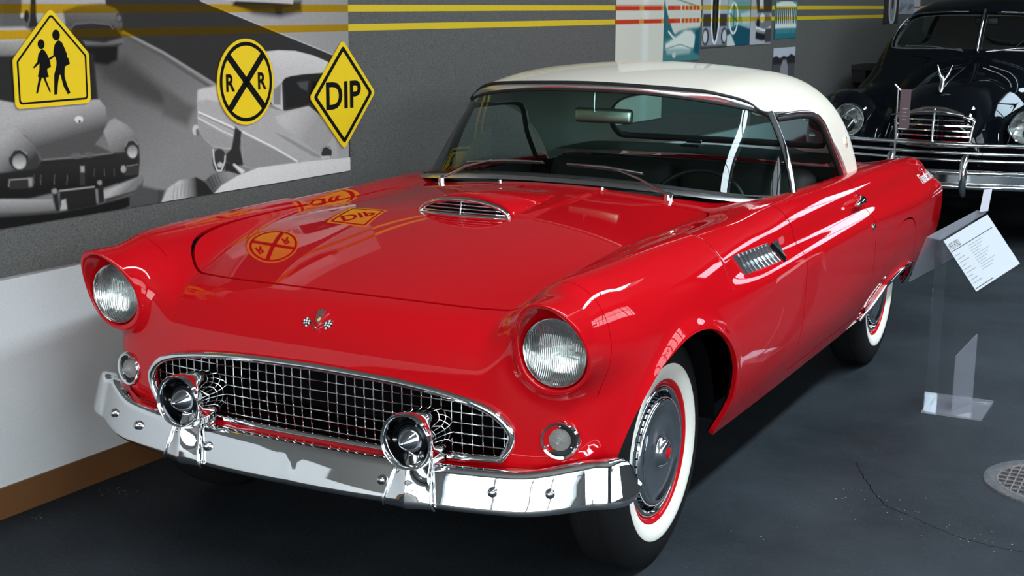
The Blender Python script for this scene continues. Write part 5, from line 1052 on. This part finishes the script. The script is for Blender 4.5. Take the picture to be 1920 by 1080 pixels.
# far posters beside the black sedan
sv, zv, S_, Z_ = grid(8.93, 9.41, 1.398, 1.95, 50, 70); ink = np.full(S_.shape+(3,), 0.) + np.array(rgb(62,56,58))
e_ = ell(9.20,1.56,.11,.16,24); sh = [('P', e_, (150,146,150), .02, None, None), ('L', e_+e_[:1], (205,205,208), .008, .018, None), ('P', ell(9.20,1.58,.04,.06), (60,56,60), .02, None, None)]
paint(ink, S_, Z_, sh); tag(print_panel('wall_poster', sv, zv, ink, .018, .006), 'dark poster of a wheel beside the black sedan roof', 'poster', 'posters on the grey wall')
sv, zv, S_, Z_ = grid(9.42, 10.18, 1.478, 1.95, 60, 50); ink = np.full(S_.shape+(3,), 0.) + np.array(rgb(166,170,180))
sh = [('L', [(9.45+.05*k,1.50+.012*(k % 5)), (9.50+.05*k,1.57-.01*(k % 3))], (90+12*(k % 6),94+12*(k % 6),104+12*(k % 6)), .012, .012, None) for k in range(12)]+[('P', q(9.95,10.2,1.47,1.96), (206,202,204), .006, None, None), ('P', q(9.95,10.2,1.53,1.545), (170,70,60), .004, None, None)]
paint(ink, S_, Z_, sh); tag(print_panel('wall_poster', sv, zv, ink, .018, .006), 'pale speckled poster beyond the wheel poster', 'poster', 'posters on the grey wall')
tag(wall_box(MB(), 9.24, 9.50, 1.06, 1.26, .012, .03).build('wall_placard', mat('dull_red_board', (.12,.022,.03), .6)), 'small dull red board on the wall by the black sedan', 'sign')
bx = wall_box(MB(), 8.06, 8.50, 1.035, 1.075, .012, .20); wall_box(bx, 8.10, 8.40, .93, 1.035, .012, .12)
tag(bx.build('wall_box', mat('black_box', (.012,.012,.013), .5)), 'small black box fixed to the grey wall above the sedan fender', 'box')

# ------------------------------------------------------------------ three yellow road signs
M['sign_yellow'] = mat('yellow_sign_face', (.88,.60,.016), .42, spec=.2)
M['sign_black'] = mat('black_sign_ink', (.006,.006,.006), .5, spec=.08)
def round_poly(P, r, n=6):
    out = []; m = len(P)
    for i in range(m):
        a, b, c = np.array(P[i-1]), np.array(P[i]), np.array(P[(i+1) % m]); u = unit(a-b); v = unit(c-b)
        an = math.acos(np.clip(u@v, -1, 1)); t = r/math.tan(an/2); p0 = b+u*t; p1 = b+v*t; cc = b+unit(u+v)*(r/math.sin(an/2))
        a0 = math.atan2(*(p0-cc)[::-1]); a1 = math.atan2(*(p1-cc)[::-1]); d = (a1-a0+math.pi) % (2*math.pi)-math.pi
        out += [(cc[0]+r*math.cos(a0+d*k/n), cc[1]+r*math.sin(a0+d*k/n)) for k in range(n+1)]
    return out
SO = .026                                      # signs stand off the wall
def plate(name, poly, label, rings):
    o = MB().prism(poly, SO-.004, SO, wall_pt).build(name, M['sign_yellow']); tag(o, label, 'road sign', 'road signs on the wall')
    for outer, inner in rings: ring_part('border', outer, inner, o)
    return o
def ring_part(name, outer, inner, parent, h=.0008):
    n = len(outer); vs = [wall_pt(a, b, SO) for a, b in outer]+[wall_pt(a, b, SO+h) for a, b in outer]+[wall_pt(a, b, SO+h) for a, b in inner]+[wall_pt(a, b, SO) for a, b in inner]; fs = []
    for i in range(n):
        j = (i+1) % n
        for k in range(3): fs.append((k*n+i, k*n+j, (k+1)*n+j, (k+1)*n+i))
    return MB().add(vs, fs).build(name, M['sign_black'], parent)
def ink_part(name, poly, parent, h=.0008): return MB().prism(poly, SO-.0005, SO+h, wall_pt).build(name, M['sign_black'], parent)
def text_part(name, s, height, cs, cz, parent, mat_, fn, bold=.0, sx=1., depth=.0008):
    """flat lettering turned into a mesh; fn(a, b, h) places it"""
    cu = bpy.data.curves.new(name, 'FONT'); cu.body = s; cu.align_x = 'CENTER'; cu.align_y = 'CENTER'; cu.size = 1; cu.offset = bold; cu.extrude = 0; cu.resolution_u = 4
    t = bpy.data.objects.new(name, cu); COL.objects.link(t); dg = bpy.context.evaluated_depsgraph_get(); me = bpy.data.meshes.new_from_object(t.evaluated_get(dg)); bpy.data.objects.remove(t); bpy.data.curves.remove(cu)
    ys = [v.co.y for v in me.vertices]; xs_ = [v.co.x for v in me.vertices]; k = height/(max(ys)-min(ys)); my = (max(ys)+min(ys))/2; mx = (max(xs_)+min(xs_))/2
    for v in me.vertices: v.co = fn(cs+(v.co.x-mx)*k*sx, cz+(v.co.y-my)*k, depth)
    me.materials.append(mat_); me.update(); return link(bpy.data.objects.new(name, me), parent)
wfn = lambda a, b, h: wall_pt(a, b, SO+h)
# school crossing
FIG_A = [(-0.379,1.441),(-0.371,1.443),(-0.36,1.437),(-0.351,1.42),(-0.343,1.402),(-0.343,1.39),(-0.338,1.39),(-0.333,1.371),(-0.353,1.364),(-0.355,1.354),(-0.357,1.335),(-0.349,1.308),(-0.337,1.283),(-0.347,1.279),(-0.363,1.305),(-0.372,1.339),(-0.377,1.339),(-0.384,1.316),(-0.39,1.281),(-0.401,1.281),(-0.397,1.34),(-0.386,1.369),(-0.385,1.382),(-0.39,1.396),(-0.409,1.386),(-0.416,1.388),(-0.413,1.392),(-0.396,1.399),(-0.394,1.415),(-0.388,1.432)]
FIG_B = [(-0.443,1.416),(-0.437,1.419),(-0.429,1.414),(-0.42,1.402),(-0.415,1.391),(-0.411,1.383),(-0.408,1.364),(-0.423,1.36),(-0.423,1.35),(-0.418,1.335),(-0.432,1.333),(-0.414,1.29),(-0.418,1.288),(-0.44,1.333),(-0.446,1.334),(-0.465,1.287),(-0.471,1.288),(-0.456,1.336),(-0.461,1.337),(-0.453,1.358),(-0.451,1.377),(-0.472,1.363),(-0.477,1.365),(-0.459,1.382),(-0.454,1.403)]
def pent(d, r): return round_poly([(-.549+d,1.245+d),(-.254-d,1.247+d),(-.2525-d,1.401-d*.42),(-.397,1.540-d*1.35),(-.549+d,1.391-d*.42)], r, 6)
so = plate('school_sign', pent(0,.018), 'yellow pentagonal school crossing sign with two walking figures', [(pent(.0125,.012), pent(.0185,.008))])
fa = ink_part('walking_adult', FIG_A, so); ink_part('adult_head', ell(-.381,1.459,.0145,.0165), fa)
fb = ink_part('walking_child', FIG_B, so); ink_part('child_head', ell(-.441,1.433,.0130,.0145), fb)
# railway crossing
cs_, cz_ = .488, 1.279; RR = .153
def circ(r, n=64): return ell(cs_, cz_, r, r, n)
so = plate('railway_sign', circ(RR), 'round yellow railway crossing sign with black cross and two letters R', [(circ(.142), circ(.1285))])
for a in (45, 135):
    u, v = math.cos(math.radians(a)), math.sin(math.radians(a)); ink_part('cross_bar', [(cs_+u*l-v*t, cz_+v*l+u*t) for l, t in ((-.133,-.0125),(.133,-.0125),(.133,.0125),(-.133,.0125))], so)
text_part('letter_r', 'R', .062, cs_-.086, cz_, so, M['sign_black'], wfn, .028, .92); text_part('letter_r', 'R', .062, cs_+.086, cz_, so, M['sign_black'], wfn, .028, .92)
# dip
cs_, cz_ = 1.068, 1.2015
def dia(d, r): return round_poly([(cs_,cz_-d),(cs_+d,cz_),(cs_,cz_+d),(cs_-d,cz_)], r, 6)
so = plate('dip_sign', dia(.2155,.018), 'yellow diamond road sign reading DIP at the mural edge', [(dia(.193,.012), dia(.171,.008))])
text_part('lettering', 'DIP', .107, cs_, cz_, so, M['sign_black'], wfn, .022, 1.06)

# ------------------------------------------------------------------ clear acrylic stand with an information sheet
ST = empty('sign_stand', (1.25,2.05,0), 0, 'clear acrylic floor stand with a tilted white information sheet', 'sign stand')
def sl(P): return [tuple(np.array(p)-np.array((1.25,2.05,0))) for p in P]
def slab(name, quad, t, mat_, parent):
    """a sheet of given thickness on four corners"""
    Q = np.array(quad, float); n = unit(np.cross(Q[1]-Q[0], Q[3]-Q[0])); return MB().add(sl(list(Q)+list(Q+n*t)), [(3,2,1,0),(4,5,6,7),(0,1,5,4),(1,2,6,5),(2,3,7,6),(3,0,4,7)]).build(name, mat_, parent)
M['acrylic_edge'] = mat('acrylic_edge', (.75,.78,.90), .2, trans=.5)
base_ = slab('base_plate', [(1.136,1.905,.0005),(1.364,1.905,.0005),(1.364,2.195,.0005),(1.136,2.195,.0005)], .008, M['plastic_frost'], ST)
slab('post_sheet', [(1.140,1.920,.009),(1.140,2.185,.009),(1.140,2.170,.690),(1.140,1.940,.690)], .004, M['plastic_clear'], ST)
slab('brace', [(1.236,1.985,.009),(1.284,2.150,.009),(1.284,2.150,.285),(1.236,1.985,.225)], .005, M['plastic_frost'], ST)
A0, A1 = np.array((1.108,1.93,.692)), np.array((1.248,2.18,.775)); B0, B1 = A0+np.array((.052,-.01,-.006)), A1+np.array((.034,-.008,-.006))
dn = np.array((.150,-.025,-.195)); ldn = np.array((-.056,.0,-.18))
top_ = slab('ridge', [A0, B0, B1, A1], .004, M['plastic_frost'], ST)
slab('left_flap', [A0, A1, A1+ldn, A0+ldn], .004, M['plastic_frost'], ST)
rt = slab('sheet_holder', [B0, B0+dn, B1+dn, B1], .004, M['plastic_clear'], ST)
fn_ = unit(np.cross(dn, B1-B0)); e_r = unit(B1-B0); e_d = unit(dn-e_r*(dn@e_r)); wS = float(np.linalg.norm(B1-B0)); hS = float(np.linalg.norm(dn))
if fn_[2] < 0: fn_ = -fn_
def on_sheet(a, b, h): return tuple(B0+(B1-B0)*a+dn*b+fn_*(.006+h)-np.array((1.25,2.05,0)))
def sheet_poly(mb, a0, a1, b0, b1, h): return mb.prism([(a0,b0),(a1,b0),(a1,b1),(a0,b1)], h-.0004, h, on_sheet)
M['paper'] = mat('white_paper', (.44,.44,.47), .8, spec=.05); M['ink'] = mat('grey_print_ink', (.22,.22,.23), .6); M['ink_black'] = mat('black_print_ink', (.03,.03,.03), .6)
paper = sheet_poly(MB(), .02, .98, .03, .95, .001).build('information_sheet', M['paper'], ST); paper['label'] = 'white printed information sheet'
sheet_poly(MB(), .03, .92, .235, .247, .0015).build('rule', M['ink_black'], paper); sheet_poly(MB(), .04, .42, .905, .917, .0015).build('rule', M['ink_black'], paper)
b = MB()
for i in range(9): sheet_poly(b, .05, .05+.10+.05*((i*7) % 3), .32+i*.062, .332+i*.062, .0015)
for i in range(11): sheet_poly(b, .34, .34+.32-.05*((i*5) % 4), .29+i*.042, .299+i*.042, .0015)
b.build('printed_lines', M['ink'], paper)
text_part('heading', '1955 FORD', .105, .15, .165, paper, M['ink_black'], lambda a, b, h: on_sheet(a, .33-b, .0012+h*.3), .0, .30)
slab('card_tab', [A1+np.array((.012,-.03,.0)), A1+np.array((.042,-.022,.005)), A1+np.array((.05,-.012,.092)), A1+np.array((.020,-.02,.087))], .003, M['acrylic_edge'], ST)

# ------------------------------------------------------------------ floor drain
DC, DR = (1.735,1.275), .262
DR_ = empty('floor_drain', (DC[0],DC[1],0), 0, 'round metal floor drain with grating set in the dark floor', 'drain')
M['iron'] = mat('worn_iron', (.085,.085,.095), .5, .4, noise=(60,(.14,.14,.15),.4,.7)); M['grate'] = mat('grating_metal', (.28,.25,.25), .5, .6, noise=(80,(.18,.16,.17),.4,.7))
MB().lathe([(DR-.045,.0005),(DR-.043,.005),(DR-.020,.007),(DR-.004,.006),(DR,.0005)], 72, 'z').build('rim', M['iron'], DR_, smooth=50)
MB().lathe([(DR-.043,.004),(DR-.046,.0065),(DR-.051,.0065),(DR-.053,.001)], 72, 'z').build('grate_ring', M['grate'], DR_, smooth=50)
MB().lathe([(0,.0008),(DR-.044,.0008)], 48, 'z').build('sump', mat('drain_dirt', (.030,.024,.025), .9, noise=(40,(.10,.09,.09),.5,.75)), DR_)
r_ = DR-.05
for i in range(-8, 9):
    d = i*.0255
    if abs(d) < r_-.01:
        h_ = math.sqrt(r_*r_-d*d); MB().box((d,0,.0035), (.004,2*h_,.004)).build('grate_bar', M['grate'], DR_)
for i in range(-5, 6):
    d = i*.042
    if abs(d) < r_-.01:
        h_ = math.sqrt(r_*r_-d*d); MB().box((0,d,.0040), (2*h_,.005,.004)).build('grate_bar', M['grate'], DR_)

# ------------------------------------------------------------------ slim post with a mauve placard before the black sedan
PS = empty('placard_post', (.27,5.2,0), 0, 'slim chrome post holding a mauve placard in front of the black sedan', 'sign')
MB().tube([(-.01,0,.012),(-.015,0,1.07)], .006, 10).build('post', M['chrome_satin'], PS, smooth=60)
MB().lathe([(0,0),(.13,0),(.13,.006),(.12,.012),(0,.014)], 40, 'z').build('foot', M['chrome_satin'], PS, smooth=40)
MB().tube([(-.035,-.01,1.09),(.0,-.01,1.055)], .005, 8).tube([(-.045,-.01,.905),(.0,-.01,.915)], .005, 8).build('clip', M['chrome_satin'], PS, smooth=60)
pl = MB().box((.035,-.015,.945), (.062,.005,.235)).build('placard', mat('mauve_card', (.17,.105,.12), .6), PS)
b = MB()
for i in range(4): b.box((.035,-.0182,.945-i*.022), (.03-.006*(i % 2),.001,.005))
b.build('printed_lines', mat('pale_print', (.45,.40,.42), .6), pl)

# ------------------------------------------------------------------ name script on the coupe's rear fenders
for s in (1, -1):
    def scr_fn(a, b, h, s=s):
        y = a if s > 0 else 6.56-a
        q_ = side_pts([(y+.22*(b-.79), b)])[0]; m_ = nrm(body, q_)[0]; q_ = q_+m_*(.004+h); return (s*q_[0], q_[1], q_[2])
    text_part('name_script', 'Thunderbird', .042, 3.27, .768, CAR, M['emb_white'], scr_fn, .016, 1.15)

# ------------------------------------------------------------------ black sedan behind
SX, SY = .345, 5.75
SED = empty('sedan_car', (SX,SY,0), 0, 'glossy black vintage sedan with chrome grille parked behind the red coupe', 'car')
sH = Sp((0,.86),(.2,.93),(.35,1.005),(.6,1.062),(1.0,1.115),(1.5,1.175),(1.9,1.215),(2.4,1.24))
sHw = Sp((0,.20),(.2,.26),(.5,.34),(1.0,.44),(1.6,.56),(2.2,.66))
sR = Sp((1.4,1.30),(1.7,1.46),(1.95,1.575),(2.3,1.625),(2.8,1.635),(3.3,1.60),(3.8,1.49),(4.3,1.30),(4.8,1.05),(5.1,.80))
def sedan(x, y, z):
    Xa = np.abs(x)
    hood_ = smax(smax(z-(sH(y)-.55*Xa*Xa), Xa-sHw(y)-.25*np.clip(.95-z, -.2, .4), .22), .20+.35*(z-.7)**2-y, .10)
    hood_ = np.maximum(hood_, y-2.3)
    t = np.clip((y-.40)/1.5, 0, 1)
    fx, fz = .66+.06*t, .66-.02*t; rx, rz_ = .275+.0*t, .330-.02*t
    fen = np.sqrt(((Xa-fx)/rx)**2+((z-fz)/rz_)**2+(np.minimum(y-.52, 0)/.30)**2+(np.maximum(y-1.7, 0)/.9)**2)-1
    fen = fen*.27
    low = smax(smax(Xa-.90+.5*np.maximum(0,.5-y), np.abs(z-.52)-.20, .1), np.abs(y-2.6)-2.25, .12)
    bod = smax(smax(Xa-.92+.10*np.maximum(z-.7, 0), np.abs(z-.70)-.33, .2), np.abs(y-3.3)-1.75, .3)
    cab = smax(smax(z-(sR(y)-.16*Xa*Xa), Xa-(.815-.38*(z-1.0)), .20), 1.58+.62*(z-1.18)+.22*Xa*Xa-y, .10)
    cab = smax(cab, y-4.6+.3*(z-1.0), .2)
    d = smin(hood_, fen, .07); d = smin(d, low, .06); d = smin(d, bod, .12); d = smin(d, np.maximum(cab, .7-z), .05)
    return d
sm = isosurface(sedan, (-.03,.05,.28), (1.05,5.2,1.70), .021, 5)
sm = clip(sm, lambda V: V[:,0]); sm = clip(sm, lambda V: V[:,2]-.33)
sm = clip(sm, lambda V: np.where(V[:,0] > .6, np.sqrt((V[:,1]-.98)**2+(V[:,2]-.34)**2)-.37, 1))
WSH = closed_curve([(.018,1.245,0),(.018,1.52,0),(.30,1.515),(.50,1.495),(.60,1.44),(.645,1.34),(.650,1.27),(.61,1.238),(.30,1.243)], 6)
SWD = closed_curve([(2.05,1.26),(2.10,1.40),(2.25,1.49),(2.7,1.515),(3.1,1.49),(3.2,1.40),(3.2,1.27),(2.6,1.25)], 6)
RWD = closed_curve([(-.1,1.23),(0,1.23),(.28,1.235),(.36,1.28),(.36,1.38),(.28,1.43),(0,1.44),(-.1,1.44)], 6)
def wsf(V): return np.where((V[:,1] < 2.2) & (V[:,1] > 1.4), poly_sdf(V[:,0], V[:,2], WSH), -1)
def swf(V): return np.where(V[:,0] > .45, poly_sdf(V[:,1], V[:,2], SWD), -1)
def rwf(V): return np.where(V[:,1] > 3.4, poly_sdf(V[:,0], V[:,2], RWD), -1)
panes = []
for fld in (wsf, swf, rwf):
    v = fld(sm[0]); panes.append(offset(clip(sm, v), -.012)); sm = clip(sm, -v)
skin('sedan_body', both(flange(sm, .03)), M['black_paint'], SED)
for s in (1, -1):
    mm = (lambda a: a) if s == 1 else mirror
    skin('windshield_pane', mm(panes[0]), M['clear_glass'], SED); skin('side_window', mm(panes[1]), M['side_glass'], SED)
skin('rear_window', both(panes[2]), M['clear_glass'], SED)
il = offset(clip(clip(sm, lambda V: V[:,2]-1.14), lambda V: V[:,1]-1.5), -.035); skin('headliner', both((il[0], -il[1], il[2][:, ::-1])), M['headliner'], SED)
def s_front(x, z): return _march(sedan, [(x, -.3, z)], (0,1,0), 0, 3.2)[0]
def s_top(x, y): return _march(sedan, [(x, y, 1.9)], (0,0,-1), 0, 1.6)[0]
fr = MB().tube([s_front(0,1.232)+np.array((0,-.012,0)), s_front(0,1.38)+np.array((0,-.012,0)), s_front(0,1.53)+np.array((0,-.008,.004))], .010, 8).build('windshield_divider', M['chrome'], SED, smooth=60)
for s in (1, -1):
    MB().tube([s_front(abs(a)+.002, b)*np.array((s,1,1))+np.array((0,-.004,0)) for a, b in WSH[::2] if a > .02], .006, 6).build('windshield_trim', M['chrome_satin'], SED, smooth=60)
    MB().tube([(s*.08,1.50,1.235),(s*.30,1.53,1.262),(s*.52,1.60,1.262)], .006, 6).build('wiper', M['chrome_satin'], SED, smooth=60)
    hp = np.array((s*.575, .215, .80))
    h = MB().lathe([(.098,.10),(.108,.06),(.112,.02),(.111,-.005),(.106,-.018),(.100,-.016),(.097,-.004)], 40, 'y').build('headlamp', M['chrome'], SED, smooth=60); h.location = hp
    MB().lathe([(.099,-.006),(.085,-.022),(.055,-.036),(.02,-.042),(0,-.043)], 36, 'y').build('lens', M['lens'], h, smooth=80)
    MB().lathe([(.098,.0),(.08,.03),(.05,.05),(0,.06)], 36, 'y').build('reflector', M['reflector'], h, smooth=80)
    w_ = MB().lathe([(.16,.06),(.20,.075),(.26,.085),(.31,.075),(.34,.05),(.345,0),(.34,-.05),(.31,-.075),(.2,-.075),(.16,-.06),(.16,.06)], 40, 'x').build('wheel', M['tire'], SED, smooth=50); w_.location = (s*.76,.98,.345); 
    if s < 0: w_.rotation_euler = (0,0,math.pi)
    MB().lathe([(.17,.055),(.12,.07),(.05,.085),(0,.088)], 32, 'x').build('hubcap', M['chrome'], w_, smooth=60)
    w_ = cp(w_, SED, (s*.76,4.0,.345))
# hood strip and winged ornament
MB().tube([s_top(0, y)+np.array((0,0,.002)) for y in np.linspace(.42, 1.45, 12)], .006, 6).build('hood_strip', M['chrome'], SED, smooth=60)
oz = s_top(0,.36)
orn = MB().tube([oz+np.array((0,-.05,-.012)), oz+np.array((0,-.03,.02)), oz+np.array((0,.0,.045)), oz+np.array((0,.01,.085)), oz+np.array((0,-.02,.10))], [.010,.018,.016,.009,.006], 10).build('hood_ornament', M['chrome'], SED, smooth=60)
for s in (1, -1): MB().tube([oz+np.array((0,.0,.05)), oz+np.array((s*.03,.03,.11)), oz+np.array((s*.048,.05,.165))], [.010,.008,.001], 8).build('wing', M['chrome'], orn, smooth=60)
# grille shell with bars
gr_o = [(0,.905),(.07,.900),(.14,.878),(.19,.850),(.245,.838),(.25,.82),(.24,.74),(.235,.668),(.12,.660),(0,.655)]
def gpt(x, z, o=0.): return (x, .145+.35*x*x+.25*max(0, z-.66)**2*2-o, z)
full_ = [gpt(x, z) for x, z in gr_o]+[gpt(-x, z) for x, z in gr_o[::-1][1:-1]]
SG = MB().tube(full_, .013, 8, closed=True).build('grille', M['chrome'], SED, smooth=60)
MB().tube([gpt(0,.66,.008), gpt(0,.78,.008), gpt(0,.90,.008)], .010, 8).build('center_bar', M['chrome'], SG, smooth=60)
cap = []
for v in np.linspace(0, 1, 5): cap.append([gpt(x, (.905-.55*x*x*1.6)*(1-v)+(.862-.30*x*x)*v, .006+.012*math.sin(math.pi*v)) for x in np.linspace(-.185,.185,15)])
loft('grille_cap', cap, M['chrome'], SG)
for i in range(5):
    z = .692+i*.034; hw_ = .24 if z < .82 else .19
    MB().add(*(lambda L: ([p for r in L for p in r], [(j*9+k, j*9+k+1, (j+1)*9+k+1, (j+1)*9+k) for j in range(3) for k in range(8)]))([[gpt(x, z+dz, o) for x in np.linspace(-hw_, hw_, 9)] for dz, o in ((-.007,-.012),(-.004,.004),(.004,.004),(.007,-.012))])).build('grille_bar', M['chrome'], SG, smooth=60)
MB().box((0,.26,.77), (.50,.02,.25)).build('grille_backing', M['dark'], SG)
# bumper bars in a shallow V, wing bars and overriders
def vbar(name, z, hw, r, y0, parent=None, back=.0, xin=0.):
    pts = [(x, y0+.10*abs(x)+.16*x*x, z) for x in np.linspace(-hw, hw, 25)]
    return MB().tube(pts, r, 10).build(name, M['chrome'], parent or SED, smooth=60)
SB = vbar('bumper', .505, .92, .018, .02)
vbar('bumper_lower_bar', .415, .92, .020, .02, SB)
face = [[(x, .035+.10*abs(x)+.16*x*x, z) for x in np.linspace(-.92,.92,25)] for z in (.415,.505)]
loft('bumper_face', face, M['chrome_dark'], SB)
for z in (.575,.622): vbar('wing_bar', z, .80, .012, .10)
vbar('wing_bar', .678, .86, .014, .10)
for s in (1, -1):
    g = MB().tube([(s*.235,.045,.36),(s*.235,.005,.40),(s*.235,-.005,.47),(s*.235,.0,.56),(s*.235,.03,.60),(s*.235,.07,.61)], [.018,.024,.026,.026,.024,.016], 12).build('overrider', M['chrome'], SB, smooth=60)
MB().box((0,.22,.50), (1.5,.02,.32)).build('apron', M['black_paint'], SED)
# cabin
MB().add(*soft_box((0,2.35,.98), (1.35,.22,.46), .08)).build('front_seat', M['interior'], SED, smooth=60)
MB().add(*soft_box((0,3.35,.92), (1.3,.24,.50), .08)).build('rear_seat', M['interior'], SED, smooth=60)
MB().box((0,1.85,1.16), (1.35,.35,.06), bev=.02).build('dashboard', M['interior_trim'], SED)
sw_ = MB().tube([(.38+.2*math.cos(a), 2.02+.09*math.sin(a), 1.17+.17*math.sin(a)) for a in np.linspace(0, 2*math.pi, 33)[:-1]], .011, 8, closed=True).build('steering_wheel', M['interior_trim'], SED, smooth=60)
MB().add(*soft_box((0,1.93,1.45), (.17,.02,.055), .01)).build('rear_view_mirror', M['interior_trim'], SED, smooth=50)
